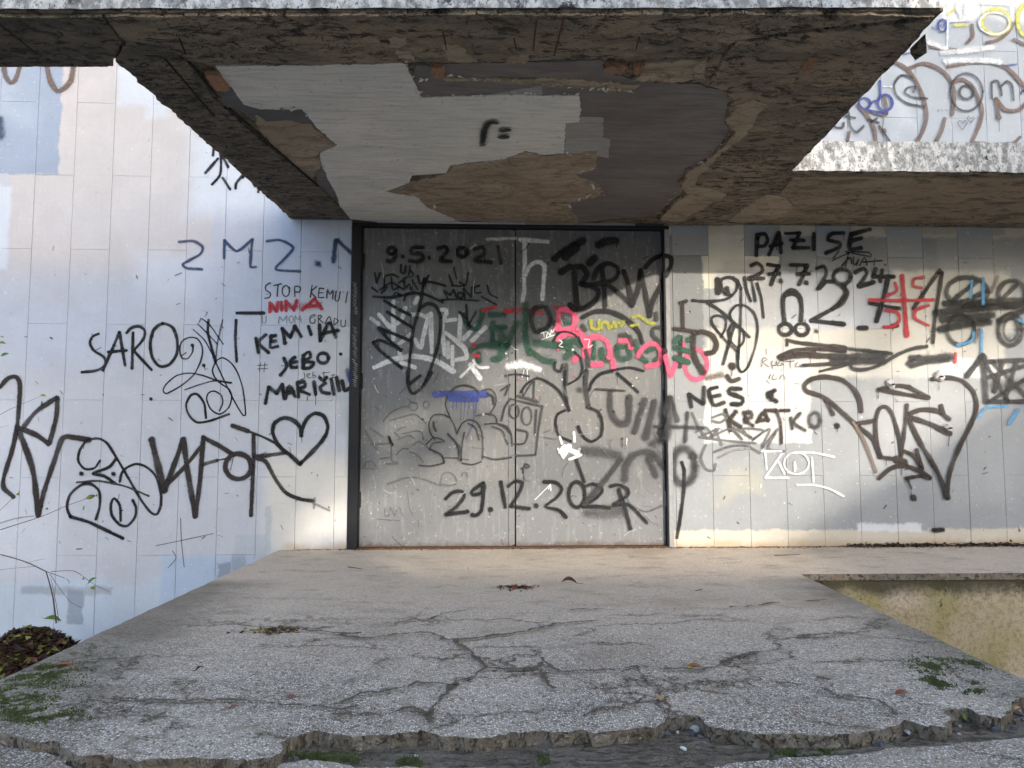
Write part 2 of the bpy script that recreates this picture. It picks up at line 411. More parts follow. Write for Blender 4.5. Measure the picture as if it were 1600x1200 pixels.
dpart('cover_strip', xl1-.026, xl1+.016, DOOR_Y-.0055, DOOR_Y-.0005, .02, ztop-.01, DOORM, .001)
dpart('frame_post', DX0+.002, xl0-.006, -.012, .10, .002, ztop, FRAMEM, .003); dpart('frame_lip', xl0-.005, xl0+.001, .012, .10, .004, ztop-.001, FRAMEM, .001)
dpart('frame_post', xr1+.001, xr1+.012, -.004, .10, .002, ztop, FRAMEM, .002); dpart('frame_post', xr1+.0125, DX1-.001, -.009, .10, .002, ztop, JAMBM, .003)
dpart('frame_head', DX0+.002, DX1-.001, -.010, .10, ztop+.0005, DZ1-.0005, FRAMEM, .003)
dpart('threshold', xl0, xr1, -.004, .11, .0005, .011, rustm, .002)
for z in (.28, 1.1, 1.95):
    dpart('hinge', xl0-.004, xl0+.012, DOOR_Y-.012, DOOR_Y-.001, z, z+.11, FRAMEM, .003); dpart('hinge', xr1-.012, xr1+.003, DOOR_Y-.012, DOOR_Y-.001, z, z+.11, DOORM, .003)
dpart('lock_plate', on_y(876,600).x, on_y(897,600).x, DOOR_Y-.004, DOOR_Y-.0005, on_y(885,712).z, on_y(885,672).z, DOORM, .001)
box('wall_core', DX0-.2, DX1+.2, .30, .34, -.1, DZ1+.2, FRAMEM, WALL)

# ================================================================ canopy
def concrete(name, base, tan, dark, sc=1.0, lines=1.0):
    nt = NT(name)
    v = nt.vmath('ADD', nt.scale3((1, 2.4, 1)), nt.vmath('SCALE', nt.noise(3, 4, .6, color=True), .25))
    n1 = nt.noise(3.2*sc, 7, .66, vec=v); n2 = nt.noise(11*sc, 7, .7, vec=v, dist=.5); n3 = nt.noise(70, 4, .7)
    col = nt.mix(nt.ramp(n1, .40, .62), base, tan); col = nt.mix(nt.ramp(n2, .50, .62), col, dark)
    col = nt.mix(nt.math('MULTIPLY', nt.ramp(n3, .55, .8), .5), col, dark)
    edge = nt.voro(7*sc, 'DISTANCE_TO_EDGE', vec=nt.vmath('ADD', v, nt.vmath('SCALE', nt.noise(16, 5, .7, color=True), .22)))
    crack = nt.math('MULTIPLY', nt.ramp(edge, .0, .035, 1, 0), nt.ramp(nt.noise(2.5, 3), .44, .56))
    crack = nt.math('MULTIPLY', crack, lines)
    col = nt.mix(crack, col, (.018,.015,.012)); nt.color(grain(nt, col, .14, 90))
    b = nt.bump(nt.math('ADD', n2, nt.math('MULTIPLY', crack, -.5)), 1.0, .06); nt.bump(nt.noise(45, 6, .75, vec=v), .7, .02, b)
    nt.b.inputs['Roughness'].default_value = .95
    return nt.m
CONC = concrete('raw_concrete', (.25,.205,.155), (.39,.31,.22), (.09,.075,.06))
CONC_D = concrete('weathered_concrete', (.17,.15,.12), (.27,.225,.17), (.065,.058,.048), 1.3)
TANP = concrete('bare_plaster', (.42,.335,.24), (.48,.385,.28), (.32,.25,.175), .6, .25)
BROWNP = concrete('strip_plaster', (.31,.24,.165), (.36,.28,.195), (.18,.14,.10), .5, .3)
def coat(name, c, c2):
    nt = NT(name); col = nt.mix(nt.ramp(nt.noise(2.4, 6, .65, vec=nt.scale3((1,2.6,1))), .38, .66), c, c2)
    st = nt.noise(6, 6, .7, vec=nt.scale3((.9, 9, 1))); col = nt.mix(nt.math('MULTIPLY', nt.ramp(st, .46, .66), .42), col, tuple(q*.55 for q in c))
    col = nt.mix(nt.math('MULTIPLY', nt.ramp(nt.noise(30, 5, .75), .62, .67), .6), col, (.16,.13,.10))
    nt.color(grain(nt, col, .09, 80)); b = nt.bump(nt.noise(7, 5, .6), .2, .02); nt.bump(nt.noise(60, 5, .7), .25, .005, b)
    return nt.m
LIGHTC = coat('pale_soffit_paint', (.60,.595,.545), (.68,.645,.60)); DARKC = coat('dark_soffit_paint', (.155,.135,.125), (.20,.182,.17))
MIDC = coat('mid_soffit_paint', (.34,.335,.31), (.30,.28,.26)); SLATEC = coat('slate_soffit_paint', (.12,.117,.118), (.15,.145,.145))
def lichen():
    nt = NT('lichen_fascia'); v = nt.scale3((1, 1, .65))
    a = nt.noise(26, 7, .72, vec=v); b_ = nt.noise(85, 5, .75, vec=v); c_ = nt.noise(4.5, 4)
    col = nt.mix(nt.ramp(a, .40, .60), (.24,.24,.235), (.58,.575,.56)); col = nt.mix(nt.ramp(b_, .54, .64), col, (.10,.10,.105))
    col = nt.mix(nt.math('MULTIPLY', nt.ramp(nt.noise(16, 6, .75), .56, .62), nt.ramp(c_, .42, .6)), col, (.035,.035,.036))
    nt.color(col); nt.bump(a, .5, .012); nt.b.inputs['Roughness'].default_value = .95
    return nt.m
LICHEN = lichen()
UP = Vector((0,0,1))
def S(x, y, dz=0.0): return on_z(x, y, ZS+dz)
CAN = tag(empty('entrance_canopy', (0, 0, ZS)), 'weathered flat concrete canopy with peeling painted underside above the door', 'canopy')
def cchild(o): o.parent = CAN; o.matrix_parent_inverse = Matrix.Translation(CAN.location).inverted(); return o
# slab: front strip runs on to the left, wall strip runs on to the right
fl = S(0, 19); fr = S(1474, 17); rc = S(1236, 269); re_ = S(1600, 272); lc = S(180, 94); ls = S(0, 103)
lw = on_y(456, 345); lw = Vector((lw.x, -.002, ZS)); 
def ext(a, b, X): t = (X-a.x)/(b.x-a.x); return a+(b-a)*t
p_fl = ext(fr, fl, -5.4); p_ls = ext(lc + Vector((0, S(180,103).y-lc.y, 0)), ls, -5.4); p_re = ext(rc, re_, 5.6)
lcs = Vector((lc.x, S(180,103).y, ZS))
TH = .17
left_edge = rough_line([lw, lc], .02, .011, closed=False, seed=5, nrm=UP)
right_edge = rough_line([fr, rc], .03, .006, closed=False, seed=9, nrm=UP)
front = rough_line([p_fl, fr], .05, .003, closed=False, seed=4, nrm=UP)
left_edge = left_edge[:-2] + [S(187,97), S(183,91), S(177,92), S(177,103.5)]
outline = front[:-1] + right_edge[:-1] + [rc, p_re, Vector((p_re.x, -.002, ZS))] + left_edge + [p_ls]
cchild(prism('canopy_slab', outline, Vector((0,0,TH)), CONC))
# fascias, 3 mm proud
def facing(p, q, lo, hi, name='fascia'):
    n_ = Vector((0,-1,0)); L = rough_line([p, q], .03, .003, False, 17, UP)
    lo_ = [v + n_*.006 + UP*(lo + .004*mnoise.noise(v*14)) for v in L]; hi_ = [v + n_*.006 + UP*hi for v in L]
    pts = lo_ + hi_[::-1]
    return cchild(prism(name, pts, Vector((0,.004,0)), LICHEN))
def flat_line(p, q): return Vector((p.x, p.y, ZS)), Vector((q.x, q.y, ZS))
for p, q in ((p_fl, fr), (rc, p_re)):
    v = []; f = []; k = 160
    for i in range(k+1):
        c = p.lerp(q, i/k); ch = .004 + .007*max(0, mnoise.noise(c*9)) + .004*mnoise.noise(c*40)
        for dy, dz in ((-.014, ch), (-.014, TH+.012), (.03, TH+.014)): v.append(c + Vector((0, dy + .002*mnoise.noise(c*20+Vector((dz,0,0))), dz)))
    for i in range(k):
        for j in range(2): f.append((i*3+j, i*3+3+j, i*3+4+j, i*3+1+j))
    cchild(obj('fascia', v, f, LICHEN))
cchild(box('coping', rc.x+.03, 5.5, p_re.y+.06, -.003, ZS+TH+.001, ZS+TH+.012, LICHEN))
def sheet(name, mat, px, t, amp=.006, step=.022, seed=1, down=0.0):
    amp *= 3.4 if mat is TANP else 1.9; step = min(step, .013)
    pts = [S(x, y) + Vector((0,0,-down)) for x, y in px]
    L = rough_line(pts, step, amp, True, seed, UP)
    return cchild(prism(name, L, Vector((0,0,-t)), mat))
# edge bands left, front and right: rougher, darker concrete standing a little lower than the field
sheet('edge_band', CONC_D, [(180,92),(236,136),(330,220),(466,340),(548,340),(528,318),(505,296),(395,205),(335,150),(300,97),(258,70),(200,60)], .012, .0035, .03, 2)
sheet('edge_band', CONC_D, [(-250,22),(-250,100),(168,100),(190,62),(160,22)], .013, .0018, .03, 7)
sheet('edge_band', CONC, [(165,22),(196,58),(236,66),(262,72),(300,93),(420,99),(632,95),(660,92),(700,94),(800,90),(960,86),(1100,84),(1150,60),(1260,40),(1460,21),(1300,19),(700,19)], .011, .004, .03, 3)
sheet('edge_band', CONC, [(1150,64),(1262,44),(1452,26),(1350,135),(1240,252),(1226,275),(1180,335),(1150,349),(1040,349),(1025,340),(1045,322),(1075,300),(1062,285),(1075,262),(1108,244),(1140,215),(1150,200),(1132,182),(1146,150),(1130,138),(1105,130)], .015, .009, .02, 6)
sheet('bare_plaster', TANP, [(1134,183),(1148,160),(1175,150),(1200,158),(1178,185),(1168,205),(1130,232),(1100,262),(1082,285),(1110,290),(1135,300),(1105,318),(1062,342),(1030,340),(1046,322),(1074,300),(1066,288),(1076,264),(1108,244),(1140,214),(1149,202)], .019, .004, .013, 61)
sheet('bare_plaster', TANP, [(1250,62),(1320,52),(1300,80),(1240,92),(1205,100),(1215,78)], .0135, .004, .013, 62)
sheet('strip_render', BROWNP, [(1240,274),(1900,278),(1900,346),(1190,346),(1200,325)], .009, .004, .03, 8)
sheet('bare_plaster', TANP, [(1200,300),(1225,305),(1240,318),(1225,335),(1160,345),(1140,342),(1165,320)], .017, .005, .02, 12)
sheet('bare_plaster', TANP, [(1003,95),(1103,88),(1102,118),(1050,125),(985,123),(1000,112)], .014, .004, .02, 13)
for k, px in enumerate((((567,55),(590,52),(592,64),(575,68)), ((605,55),(632,53),(635,66),(610,69)), ((620,72),(645,75),(648,88),(625,86)), ((690,66),(720,60),(732,80),(745,92),(700,90)), ((800,84),(825,80),(824,90),(790,94)))):
    sheet('bare_plaster', TANP, list(px), .015, .004, .015, 20+k)
# coats of paint and bare plaster on the field
sheet('paint_coat', DARKC, [(650,100),(690,98),(780,97),(940,92),(945,112),(1005,126),(1100,132),(1132,140),(1147,152),(1132,180),(1140,206),(1112,240),(1072,272),(1066,298),(1042,318),(1020,336),(900,348),(720,346),(640,200)], .004, .006, .02, 31)
sheet('ridge', TANP, [(690,117),(740,119),(900,121),(930,125),(1000,130),(985,141),(950,142),(930,134),(850,131),(760,124),(700,124)], .010, .003, .015, 32)
sheet('paint_coat', SLATEC, [(352,126),(382,160),(408,168),(474,168),(500,200),(524,217),(528,226),(500,238),(504,260),(512,276),(532,302),(515,310),(480,330),(462,314),(495,296),(496,275),(490,262),(430,215),(385,175),(345,157)], .005, .004, .014, 33)
sheet('bare_plaster', TANP, [(400,178),(416,188),(448,186),(485,192),(498,206),(522,219),(524,225),(498,236),(497,262),(488,280),(440,240),(405,200)], .007, .004, .016, 34)
sheet('paint_coat', LIGHTC, [(336,101),(420,99),(632,93),(640,112),(648,126),(656,151),(760,146),(907,147),(905,188),(884,190),(882,238),(850,240),(821,233),(787,246),(703,256),(698,268),(645,272),(640,283),(602,298),(650,306),(668,322),(714,343),(620,348),(540,340),(532,330),(526,300),(511,276),(504,259),(499,238),(527,224),(498,199),(472,168),(408,168),(382,161),(355,126)], .008, .003, .015, 35)
sheet('bare_plaster', TANP, [(606,297),(643,284),(700,269),(705,257),(787,247),(820,234),(852,241),(884,240),(930,234),(934,262),(900,271),(930,285),(942,304),(888,316),(905,348),(716,344),(670,324),(648,308)], .0065, .005, .014, 36)
sheet('paint_coat', MIDC, [(884,192),(908,181),(942,182),(943,214),(953,216),(951,246),(930,240),(884,238)], .0055, .003, .015, 37)
sheet('paint_coat', MIDC, [(795,141),(846,132),(848,146),(760,147)], .005, .002, .015, 38)
# reinforcement bars, groove lines and broken brick showing through
def rod(name, a, b, r, mat):
    d = b-a; bm = bmesh.new(); bmesh.ops.create_cone(bm, cap_ends=True, segments=8, radius1=r, radius2=r*.9, depth=d.length)
    for v in bm.verts: v.co += Vector((mnoise.noise(v.co*20), mnoise.noise(v.co*23+Vector((3,0,0))), 0))*r*.4
    o = from_bm(name, bm, mat); o.location = (a+b)/2; o.rotation_euler = d.to_track_quat('Z','Y').to_euler(); return cchild(o)
for a, b in (((692,50),(698,78)),((803,60),(807,79)),((838,32),(833,79)),((881,27),(866,86)),((999,58),(994,77)),((731,24),(729,38))):
    rod('bar_and_groove', S(*a,-.0125), S(*b,-.0125), .0035, rustm)
GROOVE = simple('groove_shadow', (.03,.026,.022), .2)  # dark rods stand for the shade inside the edge band grooves
for a, b, w_ in (((296,98),(340,152),.006),((358,170),(497,291),.006),((258,92),(335,182),.0045),((280,60),(290,84),.004),((0,38),(60,85),.004)):
    rod('bar_and_groove', S(*a,-.012), S(*b,-.012), w_, GROOVE)
BRICKM = simple('broken_brick', (.30,.165,.10), .35, 60, bump=.6)
for k, (x, y, sx, sy) in enumerate(((962,101,.042,.017),(684,106,.024,.026),(1264,92,.02,.03),(340,122,.03,.04),(998,100,.018,.018))):
    bm = bmesh.new(); bmesh.ops.create_cube(bm, size=2); bmesh.ops.subdivide_edges(bm, edges=bm.edges[:], cuts=4, use_grid_fill=True)
    for v in bm.verts: v.co = Vector((v.co.x*sx, v.co.y*sy*1.6, v.co.z*.02)) + mnoise.noise_vector(v.co*2.3+Vector((k*5,0,0)))*.009
    o = from_bm('brick_fragment', bm, BRICKM); o.location = S(x,y) + Vector((0,0,-.004)); cchild(o)
# stub of a broken gutter on the right edge
o = prism('gutter_stub', [S(1422,76), S(1446,52), S(1448,74), S(1430,86)], Vector((0,0,-.022)), CONC_D); cchild(o)

# ================================================================ landing of exposed aggregate
def aggregate():
    nt = NT('exposed_aggregate')
    wv = nt.vmath('ADD', nt.pos, nt.vmath('SCALE', nt.noise(60, 3, .6, color=True), .006))
    e1 = nt.voro(135, 'DISTANCE_TO_EDGE', vec=wv); c1 = nt.voro(135, 'F1', vec=wv, out='Color'); d1 = nt.voro(135, 'F1', vec=wv)
    s = nt.sep(c1)
    peb = nt.mix(nt.ramp(s[0], .15, .95), (.52,.445,.365), (.95,.88,.79)); peb = nt.mix(nt.ramp(s[1], .86, .93), peb, (.16,.13,.11))
    stone = nt.ramp(e1, .05, .22)
    worn = nt.ramp(nt.noise(2.1, 5, .6), .38, .62)
    P = nt.sep(nt.pos)
    yg = nt.ramp(P[1], -2.9, -1.0)                     # paler, warmer and less pebbly towards the door
    mort = nt.mix(worn, (.21,.168,.125), (.38,.31,.24))
    mort = nt.mix(yg, mort, (.50,.41,.32))
    col = nt.mix(stone, mort, peb)
    col = nt.mix(nt.math('MULTIPLY', yg, .62), col, (.70,.585,.46))
    big = nt.noise(1.6, 6, .62); col = nt.mix(nt.math('MULTIPLY', nt.ramp(big, .50, .72), .45), col, (.34,.26,.18))
    col = nt.mix(nt.math('MULTIPLY', nt.ramp(nt.noise(4.2, 6, .7, vec=nt.scale3((1,2,1))), .52, .68), .4), col, (.24,.185,.13))
    # network of fine cracks with silted lips over the outer half
    cw = nt.vmath('ADD', nt.scale3((.75,1.35,1)), nt.vmath('ADD', nt.vmath('SCALE', nt.noise(2.3, 3, .5, color=True), .45), nt.vmath('SCALE', nt.noise(17, 4, .7, color=True), .16)))
    ce = nt.voro(2.1, 'DISTANCE_TO_EDGE', vec=cw); outer = nt.ramp(P[1], -1.5, -2.1)
    patchy = nt.ramp(nt.noise(2.7, 3, .6), .40, .55)
    lip = nt.math('MULTIPLY', nt.math('MULTIPLY', nt.ramp(nt.math('ADD', ce, nt.math('MULTIPLY', nt.math('SUBTRACT', nt.noise(42, 3, .7), .5), .09)), .0, .055, 1, 0), outer), patchy)
    slit = nt.math('MULTIPLY', nt.math('MULTIPLY', nt.ramp(ce, .0, .011, 1, 0), outer), patchy)
    col = nt.mix(nt.math('MULTIPLY', lip, .55), col, (.17,.125,.085)); col = nt.mix(nt.math('MULTIPLY', slit, .9), col, (.03,.024,.018))
    # dark margins along both open sides
    lx = nt.math('ADD', P[0], nt.math('MULTIPLY', nt.math('SUBTRACT', nt.noise(5, 5, .65), .5), .5))
    side = nt.math('MULTIPLY', nt.ramp(nt.math('ABSOLUTE', lx), 1.15, 1.62), nt.ramp(P[1], -1.0, -1.15))
    col = nt.mix(nt.math('MULTIPLY', side, .55), col, (.085,.078,.06))
    mossn = nt.noise(13, 6, .72)
    moss = nt.math('MULTIPLY', nt.ramp(mossn, .56, .62), nt.math('MULTIPLY', nt.ramp(nt.math('ABSOLUTE', lx), 1.35, 1.6), nt.ramp(P[1], -1.9, -2.4)))
    col = nt.mix(nt.math('MULTIPLY', moss, .85), col, (.075,.095,.02))
    nt.color(grain(nt, col, .08, 120, 3))
    h = nt.math('MULTIPLY', stone, nt.math('SUBTRACT', 1.0, nt.math('MULTIPLY', d1, .5)))
    b = nt.bump(nt.noise(3, 5, .6), .25, .03); b = nt.bump(nt.noise(30, 5, .7), .3, .008, b); nt.bump(nt.math('SUBTRACT', h, nt.math('MULTIPLY', slit, 1.5)), .75, .006, b)
    nt.b.inputs['Roughness'].default_value = .8
    return nt.m
AGG = aggregate()
BED = concrete('bedding_concrete', (.25,.205,.155), (.33,.275,.21), (.12,.10,.07), 2.0, .5)
LAND = tag(empty('entrance_landing', (0,0,0)), 'raised landing of exposed pebble concrete with a crumbling front edge before the door', 'landing')
def G(x, y, z=0.0): return on_z(x, y, z)
lb = on_y(436, 862); lb = Vector((lb.x, -.001, 0))
ic = G(1250, 897); le = G(0, 1062); rt = G(1600, 1062)
wy = ic.y
# broken front edge, traced from left to right
frontpx = [(-70,1098),(-60,1150),(0,1147),(28,1150),(60,1158),(92,1157),(95,1170),(130,1182),(170,1180),(215,1187),(300,1184),(380,1187),(436,1181),(441,1160),(470,1147),(500,1143),(525,1147),(560,1152),(620,1146),(660,1143),(700,1152),(770,1153),(800,1145),(850,1142),(905,1143),(930,1145),(990,1139),(1030,1135),(1044,1122),(1075,1118),(1098,1122),(1105,1133),(1150,1140),(1180,1148),(1240,1146),(1310,1150),(1375,1140),(1405,1133),(1412,1126),(1450,1137),(1475,1135),(1482,1122),(1470,1108),(1490,1110),(1515,1106),(1530,1116),(1565,1122),(1580,1110),(1582,1095),(1610,1088),(1660,1085)]
fpts = [G(*q) for q in frontpx]
fr_edge = rough_line(fpts, .016, .005, False, 3, UP); jr = random.Random(77)
fr_edge = [p + Vector((jr.uniform(-.005,.005), jr.choice((0,.004,.016,-.010,.010))*jr.random(), 0)) for p in fr_edge]
lside = rough_line([lb, G(0,1062), fpts[0]], .04, .006, False, 8, UP)
rside = rough_line([fpts[-1], rt, ic], .04, .006, False, 14, UP)
walk = rough_line([ic, Vector((5.6, wy-.06, 0))], .05, .005, False, 15, UP)
top = lside[:-1] + fr_edge[:-1] + rside[:-1] + walk + [Vector((5.6, -.001, 0))]
o = prism('aggregate_slab', top, Vector((0,0,-.036)), AGG, LAND)
bx0, bx1 = min(p.x for p in fpts)-.02, max(p.x for p in fpts)-.01
yfront = G(800, 1215, -.036).y
bed = prism('concrete_bed', [Vector((lb.x+.01,-.001,-.037)), G(0,1062)+Vector((.02,0,-.037)), Vector((bx0+.05, yfront-.12, -.037)), Vector((bx1, yfront-.12, -.037)), rt+Vector((-.02,0,-.037)), ic+Vector((-.02,.0,-.037)), Vector((ic.x,-.001,-.037))], Vector((0,0,-.95)), BED, LAND)
# what is left of the nosing in front of the break
ZN = -.024
nl = [G(x,y,ZN) for x,y in ((-70,1172),(0,1168),(60,1172),(100,1186),(120,1210),(150,1260),(-70,1260))]
nr = [G(x,y,ZN) for x,y in ((1090,1205),(1150,1192),(1230,1184),(1330,1180),(1400,1168),(1470,1166),(1540,1158),(1600,1152),(1680,1146),(1680,1260),(1080,1260))]
nm = [G(x,y,ZN) for x,y in ((425,1206),(440,1194),(478,1187),(530,1192),(570,1199),(700,1200),(760,1199),(800,1206),(900,1212),(900,1260),(425,1260))]
for k, L in enumerate((nl, nr, nm)): prism('nosing_remnant', rough_line(L, .012, .006, True, 40+k, UP), Vector((0,0,-.0125)), AGG, LAND)
BROKEN = concrete('broken_face', (.34,.27,.19), (.42,.36,.29), (.11,.085,.06), 4.0, .8)
for o in [q for q in LAND.children if q.name.startswith(('aggregate_slab','nosing_remnant'))]:
    o.data.materials.append(BROKEN)
    for p in o.data.polygons:
        if abs(p.normal.z) < .5: p.material_index = 1
# rendered upstand below the side walk
def mossy():
    nt = NT('mossy_render'); v = nt.scale3((1,1,.55)); a = nt.noise(3.1, 6, .65, vec=v); b_ = nt.noise(48, 5, .75)
    col = nt.mix(nt.ramp(a, .36, .62), (.48,.385,.25), (.38,.32,.145)); col = nt.mix(nt.ramp(nt.noise(2.3, 5, .6), .5, .7), col, (.56,.45,.34))
    col = nt.mix(nt.math('MULTIPLY', nt.ramp(b_, .45, .66), .55), col, (.18,.14,.075))
    zt = nt.math('ADD', nt.sep(nt.pos)[2], nt.math('MULTIPLY', nt.math('SUBTRACT', nt.noise(6, 6, .7), .5), .16))
    col = nt.mix(nt.math('MULTIPLY', nt.ramp(zt, -.15, -.06), .9), col, (.055,.05,.03))
    cr = nt.voro(2.6, 'DISTANCE_TO_EDGE', vec=nt.vmath('ADD', nt.scale3((1.6,1,.7)), nt.vmath('SCALE', nt.noise(7, 5, .7, color=True), .3)))
    ck = nt.math('MULTIPLY', nt.ramp(cr, .0, .012, 1, 0), nt.ramp(nt.noise(2, 2), .5, .56)); col = nt.mix(ck, col, (.03,.025,.015))
    nt.color(grain(nt, col, .12, 120)); b = nt.bump(b_, .8, .012); nt.bump(nt.math('SUBTRACT',1.0,ck), .6, .012, b); nt.b.inputs['Roughness'].default_value = .95
    return nt.m
MOSSY = mossy()
o = prism('upstand', [Vector((ic.x-.05, wy+.012, -.037)), Vector((5.55, wy-.045, -.037)), Vector((5.55, -.01, -.037)), Vector((ic.x-.05, -.01, -.037))], Vector((0,0,-.95)), MOSSY, LAND)
# lower steps down to the yard
for k in range(1, 5):
    box('step', bx0+.06, bx1-.02, yfront-.121-.26*k, yfront-.1195-.26*(k-1), -1.0, -.06-.17*k, AGG, LAND)
# ground
def earth():
    nt = NT('yard_ground'); a = nt.noise(.7, 6); b_ = nt.noise(25, 6, .7)
    col = nt.mix(a, (.36,.32,.265), (.44,.395,.33)); col = nt.mix(nt.ramp(b_, .55, .75), col, (.12,.11,.06))
    nt.color(col); nt.bump(b_, .8, .04); return nt.m
gr = obj('ground', [(-150,-150,-.86),(150,-150,-.86),(150,.3,-.86),(-150,.3,-.86)], [(0,1,2,3)], earth()); tag(gr, None, kind='structure')

# ================================================================ graffiti
# each piece is drawn in the coordinates of a measuring frame (origin x0, y0 and scale s) laid over the wall
FR = [0, 0, 1.0]
def frame(x0, y0, s): FR[0], FR[1], FR[2] = x0, y0, s
CUR = [None, None]
def begin(): CUR[0], CUR[1] = Spray(), Spray()
LX0, LX1 = 565, 1038
def _emit(P, w, col, soft, op, closed=False):
    wpx = w/FR[2]
    pts = catmull(P, closed, dens=5.0)
    runs = []; last = None
    for p in pts:
        k = 1 if LX0 < p.x < LX1 else 0
        post = 547 < p.x < 563 or 1039.5 < p.x < 1049
        if not k and (563 <= p.x <= LX0 or LX1 <= p.x <= 1039.5): continue
        if k != last: runs.append((k, [])); last = k
        Y = DOOR_Y-.0062 if k else (-.0132 if p.x < 700 and post else (-.0095 if post else -.0005))
        runs[-1][1].append(on_y(p.x, p.y, Y))
    for k, L in runs:
        if L: CUR[k].run(L, Vector((0,-1,0)), wpx*PXM, col, soft, op)
def st(col, w, text, soft=.3, op=1.0, closed=False):
    for part in text.split('/'):
        P = [Vector((FR[0]+float(a.split(',')[0])/FR[2], FR[1]+float(a.split(',')[1])/FR[2], 0)) for a in part.split()]
        if P: _emit(P, w, col, soft, op, closed)
def el(col, w, cx, cy, rx, ry, soft=.3, op=1.0):
    P = [Vector((FR[0]+(cx+rx*math.cos(a))/FR[2], FR[1]+(cy+ry*math.sin(a))/FR[2], 0)) for a in [i*math.pi/6 for i in range(12)]]
    _emit(P, w, col, soft, op, True)
def end(name, label=None):
    o = CUR[0].build(name, WALL, label)
    d = CUR[1].build(name, None, label)
    if d: d.parent = DOOR; d.matrix_parent_inverse = Matrix.Translation(DOOR.location).inverted()

# ---- left of the door
frame(100,440,5); begin()
st('black',22,'270,408 225,430 203,480 235,540 300,580 328,620 310,665 250,695 140,708/305,695 350,590 435,395/435,395 455,520 478,655/345,550 490,538/532,680 540,400/490,400 530,360 590,350 632,385 620,450 545,540/545,540 610,610 685,690')
st('black',24,'770,328 850,360 885,460 880,570 820,650 745,660 690,590 675,480 700,380',closed=True)
st('black',22,'1130,300 1125,400 1160,540 1185,630/1345,300 1340,450 1350,625'); st('black',13,'1185,630 1200,480 1240,300',op=.8)
st('black',9,'1010,375 1100,460 1170,590/1045,330 1120,405 1200,490/1080,290 1140,340 1245,490',op=.9)
frame(0,380,2.857); st('black',15,'1058,312 1178,312')
end('graffiti_lettering','black capital letters reading SAROVT')
frame(100,440,5); begin()
st('black',11,'1005,495 1010,540 970,600 920,595 905,530 920,470 975,437 1040,445 1080,510 1075,600 1020,720 920,810 800,875 775,850 800,800 880,735 980,715 1090,735 1200,775 1300,795/945,845 1060,805 1180,775 1310,790')
st('black',28,'1003,498/1093,655/680,917'); st('black',5,'1093,655 1104,692')
st('black',11,'1185,630 1160,690 1180,750 1230,800 1290,840 1310,900 1290,980 1220,1035 1150,1000 1115,920 1130,870 1175,855 1230,890 1240,950 1215,1010/1185,620 1240,595 1310,640 1360,720 1400,850 1420,1040 1400,1045 1340,950 1270,810 1190,640')
st('black',18,'1110,1065 1095,950 1040,880 990,890 955,960 975,1040 1040,1100 1150,1085 1290,1035'); end('graffiti_tag','thin black looping tag under the SAROVT lettering')
frame(0,560,4); begin()
st('brown',27,'0,180 50,125 100,115 125,160 118,320 105,440 75,580 25,740 25,810 85,865'); st('brown',29,'150,425 230,330 355,245/360,250 355,350 340,420 310,530/305,535 230,480 110,430'); st('brown',33,'110,430 160,560 210,720 240,980'); st('brown',31,'240,980 280,820 340,640 385,510 420,488 560,510')
frame(220,580,3.529)
st('brown',34,'60,375 90,500 130,660'); st('brown',28,'130,660 190,500 235,375/235,375 260,560 300,800'); st('brown',25,'300,800 325,620 345,365/345,365 430,410 510,460'); st('brown',21,'130,640 240,530 345,400/340,515 420,492/622,355 622,480 608,795/630,470 700,465 795,450'); st('brown',8,'420,492 480,480')
el('brown',27,538,525,72,70); st('brown',24,'505,300 590,330'); st('brown',13,'590,330 680,365 770,410'); st('brown',21,'640,480 690,500 740,590 800,670 880,705 950,715'); st('brown',4,'510,480 495,545')
end('graffiti_lettering','large dark brown angular letters above the foot of the wall')
frame(0,560,4); begin()
st('black',15,'625,640 590,685 530,690 490,640 500,570 545,515 610,500 670,530 740,640 810,760 880,880 940,960 980,975 1005,920 1005,830 970,730 910,675 850,660 790,685 760,720 750,770'); st('black',18,'725,630 680,680 580,720 650,735 720,780'); st('black',28,'510,720/710,722'); st('smoke',12,'480,775 600,765 700,780 800,805 930,860')
st('black',17,'600,1005 625,920 620,830 570,785 510,790 440,850 420,930 440,990/755,1015 750,920 715,875 695,910 700,980 750,1040 800,1045 845,990 850,930 830,885'); st('black',20,'440,990 560,1025 770,1125'); st('grey',10,'0,1030 100,1000 210,985',.8,.5)  # the soft grey stroke is the twig's shadow painted on the wall
end('graffiti_tag','black curling tag with two dots crossing the brown letters, with a painted twig shadow')
frame(220,580,3.529); begin(); st('black',22,'885,355 880,310 840,270 790,258 740,285 728,340 760,410 820,460 878,512/878,512 950,440 1010,370 1032,310 1010,250 960,232 915,265 890,320 885,355'); end('graffiti_heart','black outlined heart beside the door frame')
begin(); st('grey',4,'85,962 240,930 400,895/220,810 225,940 240,1080/175,990 195,1030 150,1085'); st('silver',14,'960,700 955,755/955,730 1040,768',.5,.6); end('scratch_marks')
frame(220,340,3.529); begin()
st('navy',17,'210,135 290,130 340,160 330,200 270,235 230,260 260,280 340,285/460,225 462,125/462,125 530,185 615,120/615,120 605,270 635,272/695,130 770,125 840,165 800,220 745,285 880,297',.55,.9); st('navy',44,'978,255',.6); st('navy',26,'1062,245 1075,125/1085,125 1160,195',.6,.9); st('navy',10,'447,272/190,320 225,305',.7,.6)
end('graffiti_lettering','blurred navy blue letters reading ZMZ.N')
